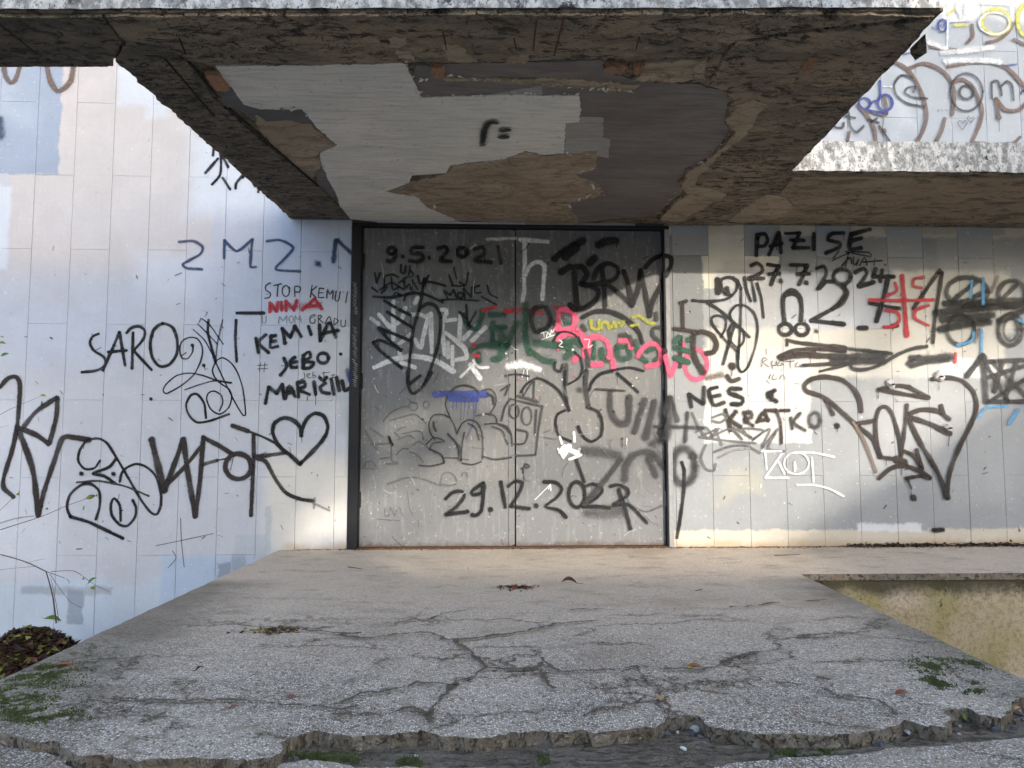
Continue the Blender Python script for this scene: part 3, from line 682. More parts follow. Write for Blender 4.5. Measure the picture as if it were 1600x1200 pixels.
begin(); st('smoke',7,'715,360 690,375 690,400 715,415 710,440 685,445/735,375 775,365/757,370 752,435/850,435 850,380 880,385 875,410 850,410/945,375 935,440/970,380 940,410 965,440/985,390 980,440 1010,440/985,390 1010,392/982,415 1005,415/1025,445 1030,395 1042,425 1060,400 1058,450/1078,405 1072,455 1090,458 1100,410/1140,410 1130,470'); el('smoke',7,800,405,20,30)
st('grey',5,'670,545 672,580 690,580 692,545/760,585 765,545 785,570 805,540 805,585/850,580 852,540 865,565 880,540 885,580',op=.6); el('grey',5,830,562,12,20,op=.6); st('smoke',6,'960,535 935,545 935,580 960,580 960,560/980,580 980,540 1000,545 985,560 1005,580/1015,585 1040,545 1055,590/1065,590 1068,555 1090,570 1068,592/1105,565 1105,600 1125,600 1130,565')
end('graffiti_lettering','thin grey capitals reading STOP KEMIJI U MOM GRADU')
begin(); st('red',17,'712,522 712,470/712,470 750,518/750,518 755,465/775,465 778,512/802,515 800,460/800,460 845,512/845,512 860,455/890,512 960,448/960,448 1000,505/915,490 985,485',.5); st('red',44,'720,495 850,490 990,480',.95,.35); end('graffiti_lettering','small red capitals reading NINA')
begin(); st('black',20,'635,665 650,745/690,645 650,690 705,745/720,650 715,715 755,710/715,660 745,650/716,685 745,680/795,695 780,612/780,612 825,660/825,660 850,598/850,598 885,655/925,600 940,645/985,590 990,680/990,680 1040,580 1075,660/1000,640 1090,622',.35)
st('black',20,'790,775 805,820 770,870/850,770 825,790 830,825 860,825/830,800 860,795/895,830 895,765/895,760 930,740 935,770 900,790/900,795 955,800 930,830 895,830',.35); el('black',20,1005,775,30,28,.35); st('black',20,'1103,753')
st('black',20,'688,1025 705,935/705,935 750,970/750,970 780,920/780,920 790,995/795,1000 820,930 850,985/805,970 845,960/870,990 865,910/865,910 900,905 905,930 875,950 930,975/955,905 965,975/1020,912 990,935 1000,962 1040,970/990,885 1005,900 1025,880/1050,890 1065,975/1080,880 1095,955/1110,900 1125,955 1150,940',.35)
end('graffiti_lettering','three lines of bold black handwriting beside the door frame')
begin(); st('smoke',4,'660,800 655,850/685,800 680,850/645,815 700,812/645,835 700,832/900,855 905,885 882,892/920,875 935,860 915,865 925,885 940,880/950,850 950,885 968,875 950,868/985,870 978,885 992,885 985,870/1010,850 1010,885/1000,858 1040,852/1050,870 1070,865 1055,880 1075,885'); st('blue',34,'1140,840 1155,900',.8,.8); end('graffiti_scribble','faint pencil-thin scribbles between the black words')
frame(0,80,3.333); begin(); st('black',14,'1115,470 1110,545/1135,490 1150,540 1148,640 1105,695/1135,560 1070,635/1155,540 1190,605/1160,660 1200,720/1240,580 1230,605/1280,620 1265,660/1265,645 1230,690 1228,715/1290,640 1330,705/1355,695 1345,735/1120,480 1160,490',.4); el('black',12,960,338,19,19,.4); end('graffiti_doodle','black stick figures half hidden behind the canopy edge')
begin(); st('umber',24,'20,85 35,140 55,165 80,150 105,80',.55); st('umber',28,'245,80 265,160 300,208 340,190 370,150 385,70',.55); st('navy',40,'0,350 8,450',.8,.7); end('graffiti_arc','soft brown arcs on the blue-grey patch')

# ---- on the door
frame(540,340,4.615); begin()
el('black',30,332,240,26,24,.5,.95); st('black',30,'360,240 355,290 320,318 300,310',.5,.95); st('black',36,'412,282/608,292',.5); st('black',34,'560,215 480,220 475,260 540,262 560,290 530,315 460,310/665,225 715,210 735,240 680,310 760,315/930,230 990,215 1000,260 930,310 1050,322/1100,210 1120,330',.5,.9); el('black',36,840,250,38,34,.5,.9); end('graffiti_date','blurred black date reading 9.5.2021')
begin(); st('silver',6,'515,195 540,150 535,200/620,145 590,150 582,185 620,178 625,140 620,200 590,220/795,125 850,125 815,155 850,170 790,190/880,120 885,185 945,165 930,120 880,120/510,235 620,235/625,235 625,355 770,370 780,200 640,200/790,195 920,210',op=.9); end('chalk_marks','thin chalk marks around the blurred date')
begin(); st('black',15,'400,340 400,395 425,400 435,350/465,350 455,430 490,410 460,380/210,400 225,470/225,470 250,400/290,420 340,410 380,430/280,430 280,530/330,430 340,520 380,500/420,440 430,510 460,480 470,520/385,470 440,430/520,420 540,480 600,420/600,420 560,500/190,505 230,535/340,580 360,540 400,560/420,600 440,550 500,540 540,560/250,520 330,470 420,520/300,500 260,545/480,450 520,520')
st('black',20,'560,460 640,470 720,492/200,570 330,575 530,545 700,610'); st('black',14,'745,415 770,480/800,440 780,360/820,465 860,490/765,490 860,490 885,400/740,590 710,530/710,530 755,560/755,560 780,520/780,520 800,580/860,580 850,510/850,510 905,575/905,575 910,500/965,490 930,505 935,545 975,540/1020,490 1040,550 1095,580/980,570 1090,630/690,595 800,590 960,600'); el('black',14,828,560,20,20); end('graffiti_tag','jagged black tags with a small crown near the door top')
begin(); W_='white'; st(W_,32,'185,725 240,770/240,700 320,790/320,790 400,740 430,650/345,605 345,880/390,910 470,840/500,620 520,580/480,700 540,700 620,740/600,700 560,860 540,940 500,880/615,690 622,970/690,665 730,670 715,740 790,735/700,740 700,860 720,990/720,830 800,890 860,950 870,1010 770,1030/740,900 740,1010/770,930 770,1100/830,700 820,880/845,880 950,770/910,890 1010,790/390,940 390,1000/400,1045 500,1080',.3,.72)
st(W_,38,'210,1080 330,1030 480,1000 640,1030 780,1110/900,1060 970,1160',.3,.8); st(W_,20,'830,1150 920,1060/920,1030 960,1080 1030,1080',.3,.8); end('graffiti_tag','chunky white tag on the left door leaf')
begin(); st('black',23,'280,600 380,660 470,705/300,680 490,800/240,795 460,885/240,795 300,870 400,960/200,900 250,885 380,940/200,900 260,970 405,1085/565,440 550,560 530,660 490,800 470,950 455,1100 450,1190/530,660 590,620 650,640 685,720 680,850 650,980 600,1130 565,1200')
frame(540,580,4.286); st('black',22,'418,0 418,90 450,150 510,110 575,10/430,85 500,30'); end('graffiti_tag','large black zigzag and loop over the white tag')
frame(540,340,4.615); begin(); G_='green'
st(G_,44,'850,700 880,780 940,800 980,720 985,670/1040,700 1140,700/1050,800 1150,790/1060,760 1060,880/1050,900 1170,920/900,960 1000,920 1160,940/960,980 960,1040/1060,1020 1110,1020',.5,.85); st('red',28,'990,670 1090,640/1150,670 1200,670/920,920 930,920/925,990 960,1000',.5,.85); st('black',16,'870,630 880,740 900,790/820,680 890,760/940,680 890,770')
frame(780,340,4.614); st('red',36,'40,680 200,660/230,670 310,690/400,650 460,650',.55,.6)
st(G_,44,'190,620 190,850 220,980/220,960 330,1030 400,1040/470,760 530,750/400,760 460,920/650,900 680,900 680,1010/740,950 740,1010 780,1030 810,960/850,930 860,1010 940,1010 930,930/980,890 1010,990 1060,1040/1060,960 1140,940 1160,1000 1120,1040/850,930 940,930',.5,.85); st(G_,60,'430,900 520,950 480,1010/260,905 400,915 560,890 600,920/20,820 20,1000/60,900 130,760',.6,.8)
end('graffiti_lettering','dark green block letters under the pink name')
begin(); st('pink',38,'430,680 425,790/440,665 510,670 550,720 530,790 470,810 410,800/540,800 600,850 620,930 610,1000/420,880 480,840 560,840/640,870 720,860 780,900 800,980 790,1010/650,870 640,1000/820,1030 825,1090/670,1060 740,1055/870,890 940,890 950,940/1000,1000 1020,960 1080,910 1140,920 1165,990 1150,1050 1060,1075/560,1010 540,1030',.3,.92)
frame(1040,340,4.286); st('pink',30,'-18,860 30,1060/35,1060 120,850'); el('pink',30,203,985,74,100); end('graffiti_lettering','bright pink handwritten name running from the door onto the wall')
frame(780,340,4.614); begin(); st('white',34,'150,160 250,168 350,175/180,160 185,300 180,420 180,540 165,600/185,420 220,350 280,320 325,350 320,460 310,590',.45,.75); st('white',28,'-90,158 0,155 120,150',.7,.6); end('graffiti_lettering','two chalky white letters reading Th')
begin(); st('black',52,'395,300 480,230 610,165/710,200 780,170 845,170/650,330 690,290/445,395 505,355/470,290 560,220',.35,.92); end('graffiti_smear','broad black dabs above the BRW letters')
begin(); st('black',42,'540,400 550,530 560,640/530,360 600,355 630,410 600,470/590,480 680,500 715,540 690,600 620,650 540,660 510,630',.25); st('black',33,'740,360 755,500 765,640/680,440 710,370 780,330 850,360 850,420 800,460 620,490/780,480 870,550 960,635/895,385 930,480 960,630/960,630 1000,520 1020,380/1020,380 1050,520 1085,710/1085,710 1110,600 1180,460 1235,350 1235,290 1180,275 1110,300 1050,360/600,720 680,680 780,675 880,710 960,770 1010,830 1030,900',.25); end('graffiti_lettering','big black letters reading BRW on the right door leaf')
begin(); st('yellow',28,'660,740 670,800 720,800 720,750/740,800 740,760 780,760 790,800/810,790 830,750 840,790/860,760 900,750 880,780/950,780 1000,770/960,720 1010,710 1080,760 1120,760',.5,.85); end('graffiti_lettering','small olive yellow lettering below BRW')
begin(); st('black',38,'310,640 250,660 230,740 260,820 340,800 370,730 340,650',.4,.75); st('black',18,'390,890 430,830 490,825 550,850 590,910 600,930/400,1050 400,1090 440,1110 460,1060/545,970 590,1020 600,1100 570,1160 500,1200/660,1200 720,1130 800,1105 900,1085 960,1083 1040,1105/850,1120 940,1200'); st('smoke',34,'620,960 640,1040 620,1200/480,1060 480,1200/1180,790 1110,800 1110,850 1170,910 1200,960/870,850 930,850 960,920/1130,690 1130,740/1190,690 1190,730/600,780 620,810',.4,.9)
frame(780,580,4.286); st('black',17,'440,262 390,290 378,350 400,430 480,470/470,265 440,190 380,110 290,55 240,50 180,90 145,140/440,0 440,120 465,260/600,130 630,60 690,15 760,0/790,15 870,80 930,140'); st('black',20,'530,370 540,400 570,445 620,470 680,430 690,340 660,270 590,240/515,590 570,740'); st('smoke',28,'600,240 580,120 580,0'); st('smoke',60,'540,125',.8,.8); end('graffiti_tag','black flourishing tag with a heart shape in the middle of the right leaf')
frame(780,340,4.614); begin(); st('white',56,'60,1075 160,1060 290,1095',.7,.95); st('white',6,'180,1095 165,1150/200,1095 205,1170/300,835 340,822/320,832 325,862/340,860 350,825 365,850/370,845 375,810/375,810 385,830 395,805/305,880 400,845/430,880 455,900 430,925 460,935/610,880 650,880 640,940 670,920')
frame(780,580,4.286); st('white',30,'410,540 440,505 480,530 530,552/430,560 470,500',.2); st('white',16,'500,410 505,470/420,485 405,440/395,520 430,580/540,520 510,580/550,560 470,590',.2); st('white',6,'240,860 345,755/330,790 345,755 345,800/855,450 852,490'); end('paint_splash','white paint splashes and scratches')
frame(540,580,4.286); begin(); st('blue',38,'600,155 690,150 860,150 945,155/705,182 790,188 875,188',.2,.95); st('blue',4,'720,190 715,260/745,200 742,250/775,200 772,290/800,200 790,320/830,200 815,290/850,140 858,330 810,450/880,200 870,280'); end('graffiti_smear','dripping blue paint bar across the bubble letters')
begin(); q='smoke'
st(q,13,'700,140 740,105 800,95 860,110 890,150/590,340 590,370 605,400/685,420 745,490 770,600/560,520 640,560 660,610/945,150 985,170 990,220'); st(q,9,'680,170 670,230 700,310/700,310 650,290 590,295 560,340 565,410 600,460/700,310 730,370 745,420/745,420 780,350 830,325 880,345 910,400 920,500 915,590/795,410 780,500 775,600/820,350 870,380 895,460/540,490 590,445 650,460 660,475/560,520 590,480 640,475/920,570 1000,590 1110,578/870,300 940,285 1000,300 1015,340/930,355 1020,350 1080,390 1110,430/980,370 1050,400 1085,490/910,130 970,120 1005,160 1005,220 970,280/490,630 570,635 660,615/780,615 850,625 910,605',op=.9)
st(q,5,'750,490 770,590/760,490 755,590/765,500 775,580/650,580 750,580'); end('graffiti_bubble_letters','grey outlined bubble letters low on the left door leaf')
begin(); st('grey',8,'250,340 300,280 380,240 420,238/300,330 400,300 470,290 540,350/345,400 370,380 400,375/330,410 360,440/380,420 470,400 510,410 520,460/350,460 420,430 460,450/305,500 310,600 350,610/270,620 350,620/450,500 490,470 560,520/430,540 480,560 520,610/100,650 210,655/125,640 140,610 175,602 205,640/635,750 650,690 690,675 730,700 745,735/635,755 700,765 740,755/780,700 785,680 810,680 820,710/230,585 300,575/340,560 380,520 420,520',op=.9); el('grey',8,455,235,28,28); el('grey',8,540,225,20,24)
st('grey',14,'135,400 210,525/165,380 250,440/170,490 290,485/280,755 400,715 500,715 640,765',.5,.55); st('black',16,'290,440 315,495'); st('grey',4,'265,915 265,970 285,970/290,970 300,910/300,910 330,970/330,970 345,920/360,910 385,970/210,990 365,1000/415,810 425,900 450,970/490,1000 488,1040'); end('graffiti_doodle','scratchy grey creature doodle near the left door edge')
begin(); st('black',25,'670,855 720,810 780,805 795,840 740,910 670,960/670,960 820,940/925,745 850,800 850,825 910,815 925,760/925,760 920,870 905,940 870,965 845,960/1040,740 1070,910',.4); st('black',34,'972,925'); st('black',5,'968,925 966,965')
frame(780,580,4.286); st('black',23,'60,770 110,735 155,750 130,820 75,905/75,905 205,920/300,740 380,745 420,790 380,850 310,905 400,930 450,980/575,770 630,755 690,790 660,840 570,900/560,908 650,905 740,915/745,770 800,760 860,790 860,830 800,870 760,900 850,890 900,920 990,1015',.4); el('black',23,520,825,54,86,.4); st('black',36,'248,900'); st('black',28,'800,790 840,910 880,1060',.55); end('graffiti_date','black sprayed date reading 29.12.2022 near the door foot')
begin(); st('smoke',13,'640,120 840,130'); st('smoke',44,'745,140 745,260 790,340 850,350 870,290 870,170/905,410 975,190/1040,200 980,450/1140,180 1070,430/1140,180 1192,330',.5,.9); st('smoke',26,'1040,370 1110,372',.5); st('smoke',60,'1020,490 1090,455',.9,.7); end('graffiti_lettering','soft charcoal capitals reading JUNA')
begin(); st('smoke',72,'560,530 700,545 800,565',.6,.65); st('smoke',40,'815,590 700,740 570,890',.5,.85); st('smoke',90,'590,950 700,945 830,930',.9,.55); st('smoke',52,'840,730 850,630 900,565 980,540 1050,570 1100,640/1000,580 1050,700',.6,.75); st('smoke',16,'830,750 870,880 980,940 1090,900',.7,.45)
frame(1040,560,4); el('smoke',58,112,675,72,112,.75,.85); st('smoke',70,'170,610',.7); st('black',22,'100,650 115,700 110,850 90,1000 70,1120'); end('graffiti_lettering','large smoky black letters reading ZOO')
frame(780,580,4.286); begin(); st('smoke',12,'15,330 40,240 75,185/75,185 180,210 290,235/290,235 265,380 245,555/250,260 240,420/245,560 110,565/0,355 50,370 80,420 85,500/120,390 190,410 170,480 100,490/160,165 230,60/230,180 235,60/40,30 120,20 200,35/10,130 70,90/70,90 40,160/160,680 175,620 205,640 150,650'); el('smoke',12,100,270,32,46); el('smoke',10,185,300,34,60); st('smoke',22,'125,165 260,205',.5,.7); st('grey',8,'110,565 0,580/300,410 340,395/300,440 380,455/170,650 170,740'); end('graffiti_doodle','grey boxy figure doodle by the meeting door leaves')
frame(540,340,4.615); begin()
for k in range(26):
    y = 470+k*29
    if 690 < y < 770: continue
    x = 70+random.uniform(-6,6); st('silver',4,'%d,%d %d,%d %d,%d %d,%d'%(x-16,y,x+14,y+8,x-12,y+16,x+12,y+24),op=.9)
for s_ in (0,1):
    pass
CUR[1].v = CUR[1].v; end('graffiti_scribble','tiny pale writing running down the black door post')

# fine scratches and pen marks over both door leaves
frame(0,0,1); begin(); rg = random.Random(12)
for i in range(85):
    x, y = rg.uniform(572,1030), rg.uniform(370,845); L = rg.uniform(4,26); a_ = rg.uniform(0,6.3)
    st(rg.choice(['silver','silver','smoke','grey','white']), rg.uniform(.8,1.6), '%f,%f %f,%f %f,%f' % (x,y, x+L*.5*math.cos(a_)+rg.uniform(-3,3), y+L*.5*math.sin(a_)+rg.uniform(-3,3), x+L*math.cos(a_), y+L*math.sin(a_)), .2, rg.uniform(.3,.7))
for i in range(45):
    x, y = rg.gauss(860,90), rg.gauss(600,60)
    if 575 < x < 1028: st(rg.choice(['white','pink','smoke','black']), rg.uniform(1.2,4), '%f,%f' % (x,y), .2, .8)
CUR[1].build('scratch_marks', None, None, 'stuff'); sm = [o_ for o_ in bpy.data.objects if o_.name.startswith('scratch_marks') and o_.parent is None][0]
sm.parent = DOOR; sm.matrix_parent_inverse = Matrix.Translation(DOOR.location).inverted()
begin()
for i in range(170):
    x, y = (rg.uniform(1055,1595), rg.uniform(372,840)) if i % 2 else (rg.uniform(5,540), rg.uniform(360,900))
    L = rg.uniform(1,9); a_ = rg.uniform(0,6.3); st(rg.choice(['smoke','grey','brown','white']), rg.uniform(.8,2.2), '%f,%f %f,%f' % (x,y,x+L*math.cos(a_),y+L*math.sin(a_)), .2, rg.uniform(.4,.9))
CUR[0].build('scratch_marks', WALL, None, 'stuff')

# ---- right of the door
frame(1040,340,4.286); begin(); st('black',29,'612,120 605,255/612,120 660,110 680,150 660,190 610,195/690,250 755,105/755,105 770,235/700,195 775,175/990,110 990,215/1190,105 1110,110 1085,150 1160,170 1160,200 1070,240'); st('black',25,'800,108 895,105/895,105 850,205/850,205 955,203/832,152 925,155')
frame(1300,340,4); st('black',27,'235,75 120,105/120,105 105,150 110,200 180,190/110,150 180,130'); end('graffiti_lettering','black capitals reading PAZI SE at the wall top')
frame(1040,340,4.286); begin(); st('black',26,'570,325 610,305 645,335 640,370 555,410/555,410 655,408/680,315 755,325/755,325 730,380 705,450/690,380 760,375/835,318 945,320/945,320 920,390 890,450/880,380 960,378/1010,345 1055,325 1075,370 1050,430 1015,480/1030,475 1075,430 1120,430'); st('black',36,'770,425/940,437')
frame(1300,340,4); el('black',26,60,370,54,48); st('black',26,'140,345 195,320 215,350 165,430/165,430 260,405/270,320 255,370/255,370 385,370/310,330 300,400'); end('graffiti_date','bold black date reading 27.7.2024')
frame(1040,340,4.286); begin(); st('black',28,'1195,460 1200,520 1130,600 975,690/975,690 1195,715'); frame(1300,340,4); st('black',26,'60,430 95,470 60,540 0,575/0,655 70,665'); st('black',28,'165,690 215,690/350,370 320,500 275,650/370,680 405,675'); st('black',23,'230,535 420,570'); st('brown',24,'505,570 600,430 670,330/685,345 660,500 640,640 628,780'); end('graffiti_lettering','large black figures 2 and 1 with a cross between')
begin(); st('red',30,'435,365 450,550 465,740',.4); st('red',22,'230,515 400,520 630,515/570,375 510,385 505,430 560,440/390,410 400,460 340,490/600,550 520,580 515,630 600,675/330,580 400,590 420,640 380,680 320,685/768,850 765,905',.4,.9); end('graffiti_symbol','red cross with four curved strokes')
begin(); st('black',9,'0,270 75,235 100,225/100,225 80,310/60,300 110,250 120,290/130,250 135,300 165,260 150,300/170,300 200,250 215,300/190,280 310,270/265,260 260,300/80,215 240,245 230,220 120,215/5,255 40,210'); st('black',14,'328,297'); end('graffiti_tag','spidery thin black tag squeezed above the date')
frame(1040,340,4.286); begin(); st('black',30,'795,690 785,600 790,530 825,490 860,490 900,540 910,620 905,690'); st('black',22,'797,525 845,512 893,525'); el('black',24,800,748,44,38); el('black',24,910,748,44,40); st('black',28,'1008,762'); end('graffiti_doodle','crude black outline doodle with two rings below the date')
begin(); st('brown',25,'810,820 900,840 1200,870/755,935 850,890 1000,880 1200,895/920,990 1200,975'); st('brown',40,'770,940 900,920 1200,935'); st('brown',18,'1030,1030 1200,990/780,920 1000,900/812,830 812,858')
frame(1300,340,4); d_='smoke'; st(d_,24,'0,800 100,820 370,850/120,880 120,940 200,950 300,920 400,860 500,820 590,805/0,940 150,900',.5); st(d_,48,'0,875 150,868 330,860/0,905 320,895/490,880 620,880 740,870',.5,.85); st(d_,32,'490,930 600,900 720,890/470,915 540,870',.5,.9); end('graffiti_scribble','long scribbled-out dark bars on the pale band')
frame(1040,340,4.286); begin(); st('black',20,'180,555 290,562 410,545 470,490 480,430 430,400 370,420 385,500 440,520/385,980 430,820 460,720/280,570 360,620 430,680 560,800'); st('black',38,'345,415 350,505/408,475 412,510'); st('black',16,'505,470 500,700 485,950/440,690 430,640 470,590 530,590 590,640 615,730 600,860 550,1000 510,1035 485,1000 480,880/480,900 380,800 310,710 310,670 350,655 400,680 400,740 370,800/420,760 450,710 520,760 520,830 480,870 430,820 420,750/505,480 480,420'); st('black',18,'525,400 540,480 570,560/575,420 600,560/610,440 640,540 655,670'); end('graffiti_tag','black tangled tag with oval loops right of the door')
begin(); st('brown',26,'110,575 115,740/95,572 138,560/55,745 200,765/100,800 95,1000'); st('brown',36,'190,780 240,765 310,790 340,850 320,900 270,910'); st('brown',42,'180,800 190,930 250,1040'); st('green',40,'60,830 90,800/60,940 150,970/150,820/60,870 160,900',.4); st('brown',54,'445,995'); st('umber',46,'270,1075 380,1050',.8,.7); st('brown',30,'410,1060 440,1095 490,1080'); st('black',5,'445,1000 440,1060')
st('smoke',5,'640,1000 650,940 680,950 650,970 690,1000/715,960 705,985 735,990 740,960/760,965 745,990 790,985 770,975/800,965 860,960/830,960 835,1010/880,970 865,1000 905,995/690,1080 700,1050/720,1050 710,1085 740,1080/760,1085 780,1050 800,1085/670,880 675,915',op=.9); end('graffiti_lettering','brown letters and pencil-thin writing beside the pink name')
frame(1040,560,4); begin(); st('black',27,'160,302 145,225/145,225 235,282/235,282 240,180/320,180 270,200 300,290 365,275/285,240 340,230/470,190 400,190 400,215 480,250 470,285 410,285',.45); st('black',34,'640,225 680,200/640,240 690,268',.5); st('black',50,'655,225',.5); st('brown',27,'372,320 390,380 405,450/440,330 395,385/400,385 470,430/485,340 530,335 535,370 490,380 545,420/495,345 500,400/570,400 610,340 640,390/580,390 640,380/620,325 690,325/715,325 770,325',.55); st('brown',21,'690,325 715,400 722,530',.5); st('smoke',26,'780,370 790,440/840,340 800,400 870,450',.8); el('smoke',30,930,385,34,46,.8); st('black',36,'1070,420',.4); end('graffiti_lettering','two lines of smudged black capitals over the white rectangle')
begin(); st('grey',14,'190,460 250,430 290,490 250,500/230,480 330,440 270,500 400,440 480,510 420,430 540,500 480,440 610,450 540,510 650,440 600,560 700,440 640,560 740,580/210,490 350,510 560,530/300,585 400,550 500,545 590,590/250,540 220,620 250,690 300,700 310,660/165,340 210,440 250,490/290,370 360,345 380,370 340,400 290,390/310,440 350,540',.3,.85); st('silver',12,'330,620 420,575 520,560'); st('smoke',58,'30,250 20,400 5,500',.7,.75); st('smoke',28,'135,340 120,520/0,425 230,435',.6,.85); end('graffiti_scribble','grey zigzag scribble below the white rectangle')
begin(); st('white',13,'600,580 720,580/620,590 630,690/720,600 620,745/620,745 765,745/800,590 920,590 1050,615/912,620 922,770/820,790 920,790 1020,815 1110,860/805,650 805,705/700,640 740,720',.2,.85); el('white',11,815,655,78,68,.2,.85); end('graffiti_lettering','thin white brushed letters reading ZOT')
frame(1240,560,4); begin(); B_='brown'
st(B_,29,'420,330 410,260 370,190 300,135 200,115 110,130 65,170 80,205 180,240 260,300 370,400 420,440 490,500 540,610/955,870 970,720 1030,560 1110,400 1140,300 1120,210 1050,140 960,120 865,130/720,345 800,320 900,330 970,380'); st(B_,24,'200,260 245,350/380,410 500,390/540,620 515,500 510,400 530,320 570,300 610,340 650,470 670,600/530,615 640,630/665,620 690,450 706,290/690,580 750,610 800,690/765,570 800,680'); st('umber',22,'370,400 430,500 480,620 510,710'); st(B_,48,'640,632 690,650'); st(B_,32,'715,380 800,550 900,720 955,870/730,370 850,410 975,470'); st(B_,27,'918,295 930,340/530,750 600,690 680,670 780,700 850,745/700,750 790,735 845,750/525,195 650,170 720,180/720,180 840,245/840,245 700,225 530,195'); st(B_,17,'705,745 730,810'); st(B_,44,'745,870/955,865'); st('black',38,'268,422'); st(B_,5,'525,210 525,250/672,690 672,730/968,490 962,550'); end('graffiti_tag','large brown-black looping tag with a heart-like sweep between the mortar lumps')
frame(1300,340,4); begin(); el(d_,36,840,465,130,90,.5,.8); el(d_,34,1120,480,85,85,.5,.8); el(d_,28,1110,700,76,100,.4,.85); el(d_,26,800,700,85,95,.4,.85); el('black',22,1112,700,45,70,.5,.6)
st('black',50,'640,600 900,570 1220,540/700,540 950,530 1180,520/670,700 820,670 980,650/680,640 1000,610/1040,650 1220,570',.45,.85); st(d_,30,'720,580 960,460/760,510 900,400/1050,520 1150,420',.4,.85); st('sky',24,'940,380 940,540/930,700 930,850/780,800 870,770 880,720/1160,640 1210,660/870,400 860,500',.5,.85); st('umber',30,'990,470 1030,370/890,780 910,700',.7,.6); end('graffiti_scribble','dark scribbled-over circles with blue streaks')
begin(); st(d_,34,'840,990 940,860'); st(d_,42,'940,870 960,1150'); st(d_,30,'960,900 1220,890/970,1000 1220,920/980,1150 1220,1000/960,920 1100,1150/1000,900 1220,1130/970,1150 1220,1150/1060,910 1010,1090/1150,900 1080,1130',.4,.88); st(d_,90,'1000,1050 1220,1040',.9,.45); frame(1240,560,4); st('sky',20,'1150,370 1200,310 1330,300',.5,.85); st('sky',26,'1340,410 1400,320',.6,.85); st('black',30,'870,1072 930,1070',.5); end('graffiti_scribble','dark scribbled square with blue spray below it')

# ---- above the right-hand slab
frame(1200,0,4); begin(); u='umber'
st(u,25,'780,385 870,440 930,530 975,640 985,740 960,830 920,900/880,430 960,400 1040,420 1110,470 1150,540 1160,620 1145,720/1150,520 1210,500 1270,540 1310,620 1335,700 1310,800 1265,900/1120,420 1250,390 1400,395 1490,430 1560,500 1640,600/1100,745 1080,820 1040,900/1640,620 1560,690 1480,690 1420,620/1420,620 1440,740/560,660 620,730 660,810 670,900'); st(u,21,'1270,160 1275,230 1240,270/1190,315 1100,310 1010,290/1360,270 1440,250 1500,200 1530,150/1530,250 1620,290/1270,895 1400,905 1520,900 1570,860/490,890 505,830/725,610 735,720 640,700'); st(u,36,'1438,735/720,820'); st(u,4,'1438,740 1440,825/720,740 712,800'); end('graffiti_outline','tall brown bubble outlines on the wall above the canopy strip')
begin(); st('smoke',18,'970,670 870,650 800,600 785,530 830,475 900,490/990,620 900,610 850,580 870,550 915,545 905,580/470,770 460,800 420,800 400,780/500,700 510,790 550,830 595,790/450,720 540,740/620,750 690,770/680,740 640,770/690,790 760,890/1395,620 1395,520 1430,510 1450,560 1455,600/1455,540 1490,510 1520,540 1530,630/1575,590 1600,560 1620,600',.6,.85); el('smoke',17,1235,580,102,118,.6,.85); el('smoke',19,1235,580,44,42,.6,.85); end('graffiti_lettering','soft grey round letters above the canopy strip')
begin(); el('blue',16,728,645,46,50,.3); el('blue',15,600,650,36,34,.3); st('blue',15,'695,510 695,620 650,640 620,690 740,712',.3); el('blue',13,1085,165,26,38,.4); st('blue',16,'1020,175 1050,190/840,345 880,335/1480,415 1550,405',.7,.7); st('blue',5,'1070,170 1080,150 1085,180 1098,150'); end('graffiti_doodle','blue rings beside the canopy edge')
begin(); el('lemon',28,1420,140,88,78,.45,.85); el('lemon',30,1610,130,55,100,.45,.85); st('lemon',24,'1120,90 1170,60/1160,160 1240,160',.6,.7); el('white',13,1410,150,95,68,.3); st('white',40,'1000,270 1060,290 1110,310/1080,335 1250,320 1400,300/1100,385 1300,380 1450,390/1180,30 1200,110/1240,20 1230,90',.55,.9); st('white',30,'1320,20 1500,30/1440,380 1445,400/1520,20 1520,110',.6,.85); st('white',10,'1120,120 1115,300/1130,140 1260,130/720,545 770,545'); end('paint_smear','yellow ring and white brush smears above the canopy strip')
begin(); st('grey',4,'1210,815 1180,775 1195,755 1215,775 1225,755 1240,770 1210,815/1262,770 1240,745 1250,730 1265,745 1275,732 1284,745 1262,770/1055,690 1060,700 1065,688/1080,685 1085,700/1100,690 1120,695'); end('scratch_marks')

# ---- face drawn on the soffit
sp = Spray(); frame(620,60,2.58)
def soff(w, text, soft):
    for part in text.split('/'):
        P = [Vector((FR[0]+float(a.split(',')[0])/FR[2], FR[1]+float(a.split(',')[1])/FR[2], 0)) for a in part.split()]
        sp.run([on_z(p.x, p.y, ZS-.0082) for p in catmull(P, False, 4)], Vector((0,0,-1)), w, 'black', soft, 1.0)
soff(.036, '402,334 378,332 360,350 350,385 346,425', .55); soff(.04, '425,366 448,362/420,392 442,390', .35)
o = sp.build('graffiti_face', None, 'small black sad face sprayed on the pale soffit paint'); cchild(o)

